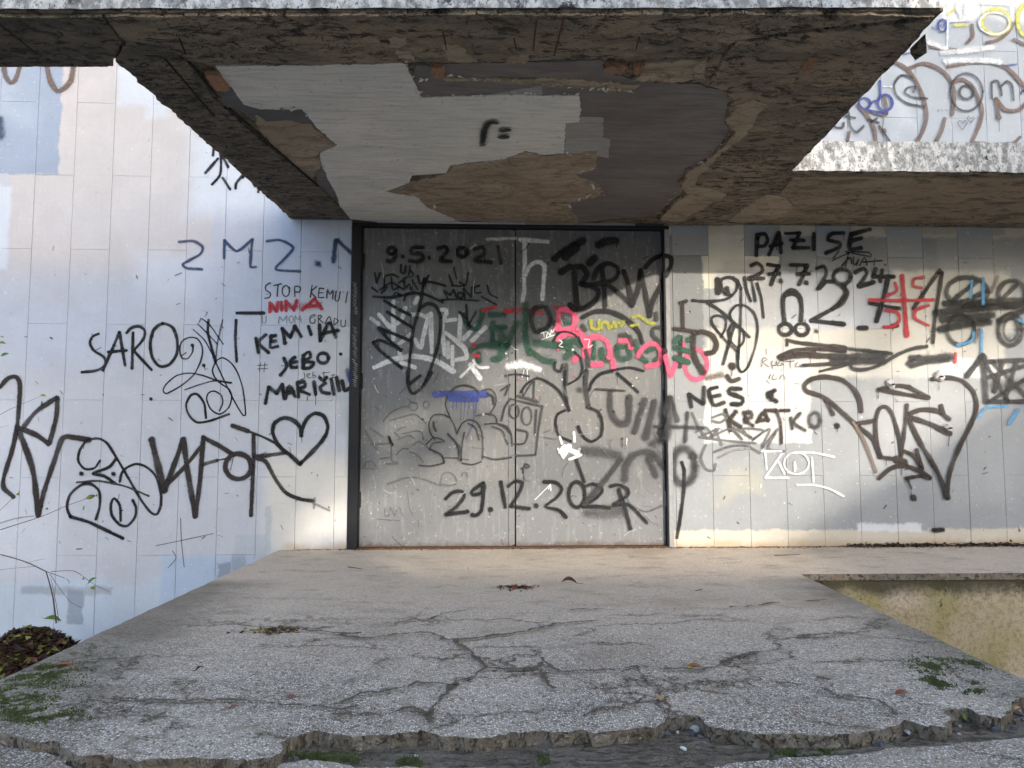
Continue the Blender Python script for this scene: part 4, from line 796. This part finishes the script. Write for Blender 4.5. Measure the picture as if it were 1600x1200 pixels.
# ================================================================ cracks and dirt on the landing
def gcrack(pxs, core=.007, halo=.05, op=.55):
    for text in pxs.split('/'):
        sp = Spray()
        P = [Vector((FR[0]+float(a.split(',')[0])/FR[2], FR[1]+float(a.split(',')[1])/FR[2], 0)) for a in text.split()]
        L = [on_z(p.x, p.y, 0.0) for p in P]; L = catmull(L, False, .02)
        L = [p + Vector((mnoise.noise(p*22)*.012+mnoise.noise(p*60)*.006, mnoise.noise(p*23+Vector((4,0,0)))*.02+mnoise.noise(p*61)*.008, 0)) for p in L]
        sp.run(L, UP, halo*.42, 'crack', .9, .9, wob=.8)
        sp.build('crack', LAND)
frame(520,780,2.857)
gcrack('0,612 150,630 300,612 430,605 500,635 545,640 640,630 800,608 880,595 1000,565 1180,550')
gcrack('545,640 600,680 650,720 680,765 620,800 540,840 480,910 440,970 430,1010/680,765 800,770 900,765 930,740/930,720 1000,775 1100,780 1250,770 1350,755 1380,800 1410,850', .007, .06)
gcrack('540,840 400,830 290,860 150,880 60,910 0,935/0,970 150,970 230,980 330,950 420,975/930,775 945,820 985,850/1120,980 1200,950 1350,925 1400,890', .006, .05)
gcrack('1495,900 1502,960 1505,1030', .012, .03); gcrack('400,560 440,540 500,517 600,505/1060,505 1160,500 1250,505', .005, .03, .5)
frame(0,780,2.857); gcrack('500,900 650,910 850,915 1000,910 1200,920 1400,940/1330,595 1450,600 1600,612/640,1010 740,960/1400,935 1500,950 1600,935', .006, .045)
frame(1040,780,2.857); gcrack('0,770 200,765 330,710 500,680/500,830 680,850 760,890 940,905 1020,970/680,810 735,820', .006, .05, .5); gcrack('290,490 400,485 500,470/600,625 740,610/640,465 720,455', .004, .07, .45)
# ================================================================ loose leaves, crumbs and litter
def leafm(name, c):
    nt = NT(name); v = nt.noise(40, 4); nt.color(grain(nt, nt.mix(nt.ramp(v,.4,.7), c, tuple(q*.5 for q in c)), .15, 120)); nt.b.inputs['Roughness'].default_value=.6; return nt.m
LM = {k: leafm('leaf_'+k, c) for k, c in dict(rust=(.30,.10,.035), brown=(.13,.06,.035), tan=(.42,.27,.13), olive=(.22,.23,.06), green=(.12,.22,.04), pale=(.45,.40,.33), red=(.26,.07,.045), yellow=(.5,.40,.06), dark=(.05,.032,.022)).items()}
def leaf_mesh(L, Wd, curl, stem=.35):
    n = 7; v = []; f = []
    for i in range(n):
        t = i/(n-1); w = Wd*math.sin(math.pi*min(1, t*.95+.03))**.8*(1-.35*t)
        z = curl*L*(math.sin(t*2.6)*.55)
        for s in (-1, -.5, 0, .5, 1):
            v.append(((t-.5)*L, s*w/2, z + abs(s)**1.5*w*curl*.9 + .0015))
    for i in range(n-1):
        for j in range(4): a = i*5+j; f.append((a, a+5, a+6, a+1))
    if stem:
        b = len(v); x = -.5*L
        for k in range(5):
            t = k/4; c = Vector((x-t*stem*L, math.sin(t*2)*.06*L, .002+.03*L*math.sin(t*3)))
            v += [tuple(c+Vector((0,-.0009,0))), tuple(c+Vector((0,.0009,0))), tuple(c+Vector((0,0,.0018)))]
        for k in range(4):
            for j in range(3): a = b+k*3; f.append((a+j, a+(j+1)%3, a+3+(j+1)%3, a+3+j))
    return v, f
def put_leaf(x, y, L, rz, m, label, curl=.3, z=0.0, wd=.55, group=None):
    v, f = leaf_mesh(L, L*wd, curl); o = obj('fallen_leaf', v, f, LM[m], None, True); o.location = on_z(x, y, z); o.rotation_euler = (random.uniform(-.12,.12), random.uniform(-.1,.1), R(rz))
    return tag(o, label, 'leaf', group)
put_leaf(890, 913, .085, 185, 'brown', 'large dark brown curled leaf with a long stem in the middle of the landing', .45)
put_leaf(1086, 1042, .055, 10, 'rust', 'flat orange leaf lying along the crack right of the landing centre', .15)
put_leaf(1030, 1096, .042, 130, 'tan', 'small tan leaf just behind the crumbling landing edge', .35)
put_leaf(1409, 1083, .05, 20, 'red', 'pinkish red leaf on the mossy right side of the landing', .15)
put_leaf(1498, 1121, .055, 95, 'olive', 'yellow-green leaf tucked in the broken right edge', .4, -.03)
put_leaf(1528, 1127, .06, 160, 'tan', 'narrow tan curled leaf beside the yellow-green leaf', .6, -.035, .25)
put_leaf(1482, 1143, .06, 15, 'rust', 'rust-coloured curled leaf fallen below the broken right edge', .5, -.036, .35)
put_leaf(101, 1041, .05, 5, 'rust', 'orange leaf at the mossy left side of the landing', .2)
for x, y in ((455,1090),(365,1106)): put_leaf(x, y, .03, random.uniform(0,180), 'red', 'tiny reddish leaf scrap along the left crack', .2, group='leaf scraps by the left crack')
put_leaf(1078, 1046, .03, 70, 'yellow', 'small yellow leaf scrap touching the flat orange leaf', .3)
put_leaf(312, 1047, .03, 60, 'dark', 'dark leaf scrap between the crumb-filled hole and the mossy side', .4)
put_leaf(8, 1156, .05, 30, 'rust', 'rusty leaf under the broken landing corner near the leaf heap', .3, -.034)
put_leaf(1592, 1116, .05, 10, 'tan', 'straw-coloured narrow leaf at the landing corner near the mossy upstand', .5, -.035, .3)
for k,(x,y,l) in enumerate(((560,888,.12),(735,886,.06),(1230,868,.16),(1090,922,.05))):
    a = on_z(x,y,.003); bm = bmesh.new(); bmesh.ops.create_cone(bm, cap_ends=True, segments=6, radius1=.0022, radius2=.0012, depth=l)
    for v in bm.verts: v.co.x += .01*math.sin(v.co.z*25+k)
    o = from_bm('twig', bm, LM['dark']); o.location = a; o.rotation_euler = (0, R(90), R((4,60,-8,0)[k]))
    tag(o, ('thin dark twig near the left door leaf','short twig bent across the landing by the door','long thin twig by the wall right of the door','short twig right of the brown curled leaf')[k], 'twig')
def scatter(name, n, place, size, mats, label, cat=None, seed=1, lift=.001, flat=.5, kind='stuff'):
    rg = random.Random(seed); v=[]; f=[]; mi=[]
    for i in range(n):
        r_ = place(rg)
        if r_ is None: continue
        p, up = r_; s = size*rg.uniform(.4,1.5); a = rg.uniform(0,6.28); tl = rg.uniform(-flat,flat); tb = rg.uniform(-flat,flat)
        M = Matrix.Rotation(a,3,'Z') @ Matrix.Rotation(tl,3,'X') @ Matrix.Rotation(tb,3,'Y'); b = len(v); c = rg.uniform(-.4,.5)
        for q in ((-1,0,0),(-.2,-.45,c*.4),(1,0,c*.3),(.1,.45,c*.5)): v.append(p + M @ (Vector(q)*s) + Vector((0,0,lift+s*flat*.35)))
        f += [(b,b+1,b+2),(b,b+2,b+3)]; m = rg.randrange(len(mats)); mi += [m,m]
    o = obj(name, v, f, None)
    for m in mats: o.data.materials.append(m)
    o.data.polygons.foreach_set('material_index', mi); return tag(o, label, cat, None, kind)
lit = [LM[k] for k in ('rust','brown','tan','pale','dark','brown')]
def along_wall(rg):
    x = rg.uniform(-1.5, 4.6); 
    if x < DX0-.05 and rg.random() < .7: return None
    w = .10 if x > 1.8 else .05
    return Vector((x, -.004-abs(rg.gauss(0, w*.45)), 0)), UP
scatter('wall_foot_litter', 1500, along_wall, .011, lit, 'crumbs of dead leaves and paint flakes gathered along the foot of wall and door', 'litter', 5, flat=.4)
scatter('wall_foot_litter', 900, lambda rg: (Vector((rg.uniform(2.35,4.6), -.005-abs(rg.gauss(0,.035)), abs(rg.gauss(0,.008)))), UP), .018, [LM['dark'],LM['brown']], 'dark leaf debris heaped along the wall foot beyond the side walk corner', 'litter', 6, flat=.6)
def dirt_at(x, y, rx, ry): 
    c = on_z(x,y,0); return lambda rg: (c + Vector((rg.gauss(0,rx), rg.gauss(0,ry), 0)), UP)
scatter('debris_patch', 150, dirt_at(808,918,.045,.03), .012, [LM['dark'],LM['brown'],LM['red']], 'dark patch of rotted leaf crumbs near the landing middle', 'debris', 7)
scatter('debris_patch', 160, dirt_at(428,986,.06,.025), .011, [LM['dark'],LM['dark'],LM['rust'],LM['olive']], 'dark hole filled with leaf crumbs on the left of the landing', 'debris', 8)
def free_scatter(rg):
    p = on_z(rg.uniform(20,1580), rg.uniform(880,1140), 0)
    return (p, UP) if abs(p.x) < 1.5 else None
scatter('leaf_crumbs', 260, free_scatter, .006, [LM['dark'],LM['brown'],LM['red'],LM['tan']], 'scattered crumbs of dead leaf over the landing', 'crumbs', 9, flat=.3)
# flakes of paint curling off the soffit
rg = random.Random(4); v=[]; f=[]
for seg in ([(640,283),(602,298),(650,306),(714,343)],[(703,256),(787,246),(850,238),(934,240)],[(934,262),(900,271),(942,304),(888,316),(905,346)],[(1140,206),(1112,240),(1072,272),(1042,318)],[(408,168),(474,168),(500,200),(526,224),(500,238),(512,276)],[(650,126),(690,117),(850,131),(985,141)],[(632,93),(656,151),(907,147)]):
    for (x0,y0),(x1,y1) in zip(seg[:-1],seg[1:]):
        for k in range(int(math.hypot(x1-x0,y1-y0)/9)):
            t = rg.random(); p = S(x0+(x1-x0)*t+rg.gauss(0,1.5), y0+(y1-y0)*t+rg.gauss(0,1.5), -.008); s_ = rg.uniform(.006,.022); a_ = rg.uniform(0,6.3); b_ = len(v)
            u_ = Vector((math.cos(a_),math.sin(a_),0)); w_ = Vector((-u_.y,u_.x,0))
            v += [p-u_*s_, p+w_*s_*.5-UP*.001, p-w_*s_*.5-UP*.002, p+u_*s_*.8-UP*s_*rg.uniform(.3,.9)]; f += [(b_,b_+2,b_+1),(b_+1,b_+2,b_+3)]
o = obj('paint_flakes', v, f, LIGHTC); cchild(o); o['kind'] = 'stuff'
# moss cushions
mossm = leafm('moss', (.085,.10,.028))
def moss(name, n, spots, label, seed, z=0.0):
    rg = random.Random(seed); v=[]; f=[]
    for i in range(n):
        x, y, sx, sy = spots[rg.randrange(len(spots))]; mx, my = rg.gauss(x,sx), rg.gauss(y,sy); p = on_z(mx, my, z)
        if my < 905+.466*(mx-1250) or my < 868-.4545*(mx-440): continue
        if mnoise.noise(p*16) + .6*mnoise.noise(p*60) < .02: continue
        h = rg.uniform(.002,.007); b = len(v); a = rg.uniform(0,6.28); r_ = rg.uniform(.002,.004)
        for k in range(3): v.append(p+Vector((r_*math.cos(a+k*2.1), r_*math.sin(a+k*2.1), -.001)))
        v.append(p+Vector((rg.gauss(0,.004), rg.gauss(0,.004), h))); f += [(b,b+1,b+3),(b+1,b+2,b+3),(b+2,b,b+3)]
    return tag(obj(name, v, f, mossm), label, 'moss', None, 'stuff')
moss('moss', 9000, [(35,1065,45,14),(70,1050,25,6),(15,1095,30,10),(60,1118,30,6)], 'green moss cushions on the left side of the landing', 1)
moss('moss', 6000, [(1455,1040,18,8),(1530,1036,25,5),(1465,1066,12,5),(1520,1076,8,4)], 'green moss cushions on the right side of the landing', 2)
moss('moss', 5000, [(520,1187,22,5),(640,1193,8,4),(480,1182,12,3),(850,1178,4,6),(1285,1176,10,4),(1240,1178,12,3)], 'bright moss in the broken step below the front edge', 3, -.036)
# broken chips below the front edge
chipm = [simple('chip_slate', (.11,.112,.12), .3, 70, bump=.5), simple('chip_tan', (.38,.29,.20), .3, 70, bump=.5), AGG, simple('chip_pale',(.6,.58,.55),.2,70)]
def chip(x, y, s, m, z, seed, label, group=None):
    bm = bmesh.new(); bmesh.ops.create_icosphere(bm, subdivisions=2, radius=1); rg = random.Random(seed)
    for v in bm.verts:
        v.co = Vector((v.co.x*1.5, v.co.y*.8, v.co.z*.75))*(1+.35*mnoise.noise(v.co*1.3+Vector((seed,0,0)))) ; v.co *= s
    o = from_bm('stone_chip', bm, m); o.location = on_z(x,y,z)+Vector((0,0,s*.5)); o.rotation_euler = (rg.uniform(-.4,.4), rg.uniform(-.3,.3), rg.uniform(0,6)); return tag(o, label, 'stone', group)
for k,(x,y,s) in enumerate(((918,1143,.02),(1122,1141,.022),(1150,1148,.016))): chip(x,y,s,chipm[0],-.036,k,'dark grey stone chip wedged under the broken front edge','dark chips under the edge')
for k,(x,y,s) in enumerate(((1370,1152,.018),(1400,1140,.014),(445,1170,.02),(895,1145,.012),(1230,1155,.012))): chip(x,y,s,chipm[1],-.036,k+5,'tan concrete crumb at the foot of the broken front edge','tan crumbs under the edge')
for k,(x,y,s) in enumerate(((641,1158,.007),(650,1182,.004),(1068,1171,.006),(552,1203,.005),(803,1162,.005),(1417,1146,.010),(1480,1112,.007),(985,1148,.007))): chip(x,y,s,chipm[3],-.036,k+15,'small white pebble lying in the broken step','white pebbles in the broken step')

rg = random.Random(31); rv=[]; rf=[]; rm=[]
for i in range(420):        # rubble too small to pick apart, lying along the break
    q = frontpx[rg.randrange(1,len(frontpx)-1)]; p = on_z(q[0]+rg.uniform(-25,25), q[1]+4+abs(rg.gauss(0,9)), -.036); s_ = rg.uniform(.002,.009) if rg.random() < .9 else rg.uniform(.01,.016)
    b_ = len(rv); M = Matrix.Rotation(rg.uniform(0,6),3,'Z') @ Matrix.Rotation(rg.uniform(-.5,.5),3,'X')
    for k in range(8): rv.append(p + M @ (Vector(((k&1)*2-1, ((k>>1)&1)*1.4-.7, ((k>>2)&1)*1.2-.3))*s_*rg.uniform(.55,1.15)))
    rf += [tuple(b_+t for t in q_) for q_ in ((0,2,3,1),(4,5,7,6),(0,1,5,4),(2,6,7,3),(0,4,6,2),(1,3,7,5))]; rm += [rg.choice((0,1,1,2,3))]*6
o = obj('rubble', rv, rf)
for m in (chipm[0], BROKEN, BED, chipm[3]): o.data.materials.append(m)
o.data.polygons.foreach_set('material_index', rm); tag(o, 'fine rubble strewn below the crumbling front edge of the landing', 'rubble', None, 'stuff')

# ================================================================ bank of soil and leaves left of the landing
def bank(x, y):
    h = -.66 + .05*mnoise.noise(Vector((x*1.3,y*1.3,2))) + .02*mnoise.noise(Vector((x*6,y*6,5)))
    h += .30*math.exp(-((x+2.74)/.26)**2 - ((y+.75)/.45)**2) + .16*math.exp(-((x+3.2)/.45)**2 - ((y+1.0)/.5)**2)
    return h
nx, ny = 70, 60; gx = [-7+5.5*i/(nx-1) for i in range(nx)]; gy = [-5.2+5.2*j/(ny-1) for j in range(ny)]
v = [(x, y, bank(x,y) if y > -4.6 else -.9) for y in gy for x in gx]; f = [(j*nx+i, j*nx+i+1, (j+1)*nx+i+1, (j+1)*nx+i) for j in range(ny-1) for i in range(nx-1)]
SOIL = simple('dark_soil', (.055,.04,.028), .3, 30, .95, .8)
so = obj('soil_bank', v, f, SOIL, None, True); tag(so, None, kind='structure')
def on_bank(rg):
    x, y = rg.uniform(-4.6,-1.75), rg.uniform(-2.6,-.02); 
    if rg.random() < .45: x, y = rg.gauss(-2.85,.28), rg.gauss(-.8,.35)
    if x > -1.75 or y > -.01: return None
    return Vector((x,y,bank(x,y))), UP
scatter('leaf_heap', 9000, on_bank, .032, [LM['dark'],LM['dark'],LM['brown'],LM['dark'],LM['olive']], 'heap of dark rotting leaves against the wall left of the landing', 'leaves', 11, flat=.7)

# ================================================================ thin sapling in front of the left wall
def tube(pts, r0, r1, seg=5):
    pts = catmull(pts, False, .04) if len(pts) > 2 else pts; v=[]; f=[]; n=len(pts)
    for i, p in enumerate(pts):
        t = (pts[min(i+1,n-1)]-pts[max(i-1,0)]).normalized(); u = t.orthogonal().normalized(); w = t.cross(u); r_ = r0+(r1-r0)*i/(n-1)
        for k in range(seg): a = 6.283*k/seg; v.append(p+u*math.cos(a)*r_+w*math.sin(a)*r_)
    for i in range(n-1):
        for k in range(seg): f.append((i*seg+k, i*seg+(k+1)%seg, (i+1)*seg+(k+1)%seg, (i+1)*seg+k))
    return v, f
barkm = simple('twig_bark', (.085,.06,.05), .25, 60)
def plant(name, label, branches, leaves, base):
    root = tag(empty(name, base), label, 'plant'); inv = Matrix.Translation(base).inverted()
    for k, (pts, r0, r1) in enumerate(branches):
        o = obj('stem' if k == 0 else 'branch', *tube(pts, r0, r1), barkm, root, True); o.matrix_parent_inverse = inv
    for p, L, m in leaves:
        vv, ff = leaf_mesh(L, L*.6, .25, .2); o = obj('leaf', vv, ff, LM[m], root, True); o.matrix_parent_inverse = inv
        o.location = p; o.rotation_euler = (random.uniform(.3,1.3), random.uniform(-.6,.6), random.uniform(-1,1))
def Q(x, y, Y): return on_y(x, y, Y)
b1 = Q(88,972,-.62)
def fz(L, Y): return [Q(x, 780+y/2.857 if False else y, Y+.03*i) for i,(x,y) in enumerate(L)]
plant('sapling', 'leafless thin sapling growing from the leaf heap before the left wall', [
    (fz([(88,974),(82,930),(72,893)], -.66), .0045, .003), (fz([(72,893),(40,878),(-10,864),(-90,850)], -.64), .003, .0025),
    (fz([(72,893),(105,905),(108,912)], -.64), .002, .001), (fz([(80,893),(115,892),(133,903),(150,915),(172,925)], -.64), .002, .0008),
    (fz([(78,897),(95,922),(112,942),(128,950)], -.63), .0015, .0008), (fz([(92,972),(88,945),(80,905)], -.62), .002, .001), (fz([(55,885),(20,888),(-20,893)], -.6), .0012, .0008), (fz([(40,880),(60,875),(72,873)], -.62), .001, .0006)],
    [(Q(145,908,-.55), .055, 'green'), (Q(146,920,-.55), .045, 'olive'), (Q(82,970,-.62), .09, 'green'), (Q(132,904,-.57), .03, 'olive')], b1)
b2 = Q(-130,1010,-1.0)
plant('sapling', 'long thin twigs with a few yellow-green leaves reaching in over the large brown letters', [
    ([b2, Q(-120,900,-1.0), Q(-90,860,-1.0)], .006, .004), (fz([(-90,860),(0,828),(62,808),(110,788),(150,775)], -1.0), .003, .0009), (fz([(-90,860),(-20,815),(20,778)], -1.0), .0025, .0008),
    (fz([(-100,880),(-60,700),(0,648),(66,618)], -1.05), .0028, .0007), (fz([(-60,700),(-20,675),(14,664)], -1.0), .001, .0005), (fz([(-60,690),(-30,560),(2,540)], -1.02), .002, .0008)],
    [(Q(68,619,-.96), .035, 'yellow'), (Q(141,777,-.88), .05, 'olive'), (Q(153,774,-.88), .03, 'yellow'), (Q(31,772,-.94), .045, 'olive'), (Q(74,796,-.9), .03, 'green'), (Q(78,786,-.9), .025, 'olive'), (Q(3,538,-.96), .05, 'olive'), (Q(8,555,-.96), .04, 'green'), (Q(2,528,-.96), .035, 'pale')], b2)

# ================================================================ unseen house and trees added behind the viewer to shade the place
housem = simple('house_render', (.42,.39,.34), .1, 8); roofm = simple('roof_tiles', (.20,.085,.055), .2, 14); glassm = simple('dark_panes', (.03,.035,.04), .1, 5, .15, 0)
HX, HY, GZ, E = 9.75, -14.0, -.86, 4.5
house = tag(empty('shade_house', (HX, HY, GZ)), 'rendered house with a low wing added out of view to shade the entrance', 'house'); hinv = Matrix.Translation(house.location).inverted()
def hp(o): o.parent = house; o.matrix_parent_inverse = hinv; return o
hp(box('wall', -3.0, HX-.01, HY-7, HY, GZ, E-.22, housem)); hp(box('roof', -3.2, HX-.012, HY-7.2, HY+.0, E-.22, E, roofm))
E2 = 4.85; rx = HX+8.0; rz_ = E2+.62*4
hp(prism('wall', [Vector((HX,HY,GZ)),Vector((rx,HY,GZ)),Vector((rx,HY,E2-.05)),Vector(((HX+rx)/2,HY,rz_-.05)),Vector((HX,HY,E2-.05))], Vector((0,-8,0)), housem))
hp(prism('roof', [Vector((HX-.02,HY+.15,E2-.05)),Vector(((HX+rx)/2,HY+.15,rz_-.04)),Vector((rx+.2,HY+.15,E2-.19)),Vector((rx+.2,HY+.15,E2-.05)),Vector(((HX+rx)/2,HY+.15,rz_+.14)),Vector((HX-.02,HY+.15,E2+.1))], Vector((0,-8.3,0)), roofm))
for x in (-1.5, .8, 3.1, 5.4, 7.7, 11.8, 14.4):
    w = hp(box('window', x, x+1.1, HY+.002, HY+.05, GZ+1.1, GZ+2.5, simple('frame_white',(.6,.6,.58),.05,5) if x == -1.5 else bpy.data.materials['frame_white'])); box('pane', x+.08, x+1.02, HY+.051, HY+.056, GZ+1.18, GZ+2.42, glassm, w).matrix_parent_inverse = hinv
def tree(name, label, base, trunk_h, cc, rad, n, seed, leafs, size=.22):
    rg = random.Random(seed); root = tag(empty(name, base), label, 'tree'); inv = Matrix.Translation(base).inverted()
    B = Vector(base); Cc = Vector(cc)
    t = obj('trunk', *tube([B, B.lerp(Vector((B.x,B.y,trunk_h)), .6)+Vector((.1,0,0)), Vector((B.x,B.y,trunk_h)), Cc+Vector((0,0,rad[2]*.3))], .22, .05, 8), barkm, root, True); t.matrix_parent_inverse = inv
    for k in range(9):
        d = Vector((rg.uniform(-1,1)*rad[0], rg.uniform(-1,1)*rad[1], rg.uniform(-.3,.7)*rad[2]))*.75; s0 = Vector((B.x,B.y,trunk_h-.3+.2*k*.3))
        o = obj('limb', *tube([s0, s0.lerp(Cc+d,.5)+Vector((0,0,.3)), Cc+d], .09, .02, 6), barkm, t, True); o.matrix_parent_inverse = inv
    cl = []
    while len(cl) < 46:
        q = Vector((rg.uniform(-1,1), rg.uniform(-1,1), rg.uniform(-1,1)))
        if q.length < 1: cl.append(Vector((q.x*rad[0], q.y*rad[1], q.z*rad[2])))
    v=[]; f=[]
    for i in range(n):
        c = cl[i % len(cl)]; p = Cc + c + Vector((rg.gauss(0,.42), rg.gauss(0,.42), rg.gauss(0,.34))); M = Matrix.Rotation(rg.uniform(0,6.3),3,'Z') @ Matrix.Rotation(rg.uniform(0,3.1),3,'X'); s = size*rg.uniform(.6,1.3); b = len(v)
        for q in ((-1,0,0),(0,-.5,.1),(1,0,0),(0,.5,.1)): v.append(p + M @ (Vector(q)*s))
        f.append((b,b+1,b+2,b+3))
    o = obj('crown', v, f, leafs, root); o.matrix_parent_inverse = inv
tree('tree', 'dense dark evergreen tree in front of the house wing, added for its shade', (4.2,-12.6,GZ), 2.2, (3.9,-12.6,6.2), (2.0,1.5,4.4), 12000, 21, LM['green'])
tree('tree', 'tall leafy tree behind the low wing, added for its shade', (7.6,-20.5,GZ), 6.5, (8.0,-20,11.6), (4.2,2.2,3.0), 15000, 22, LM['olive'], .26)
tree('tree', 'tall leafy tree behind the gabled end of the house, added for its shade', (17.2,-22.6,GZ), 6.5, (14.4,-20,11.9), (3.6,2.2,3.0), 15000, 23, LM['olive'], .26)
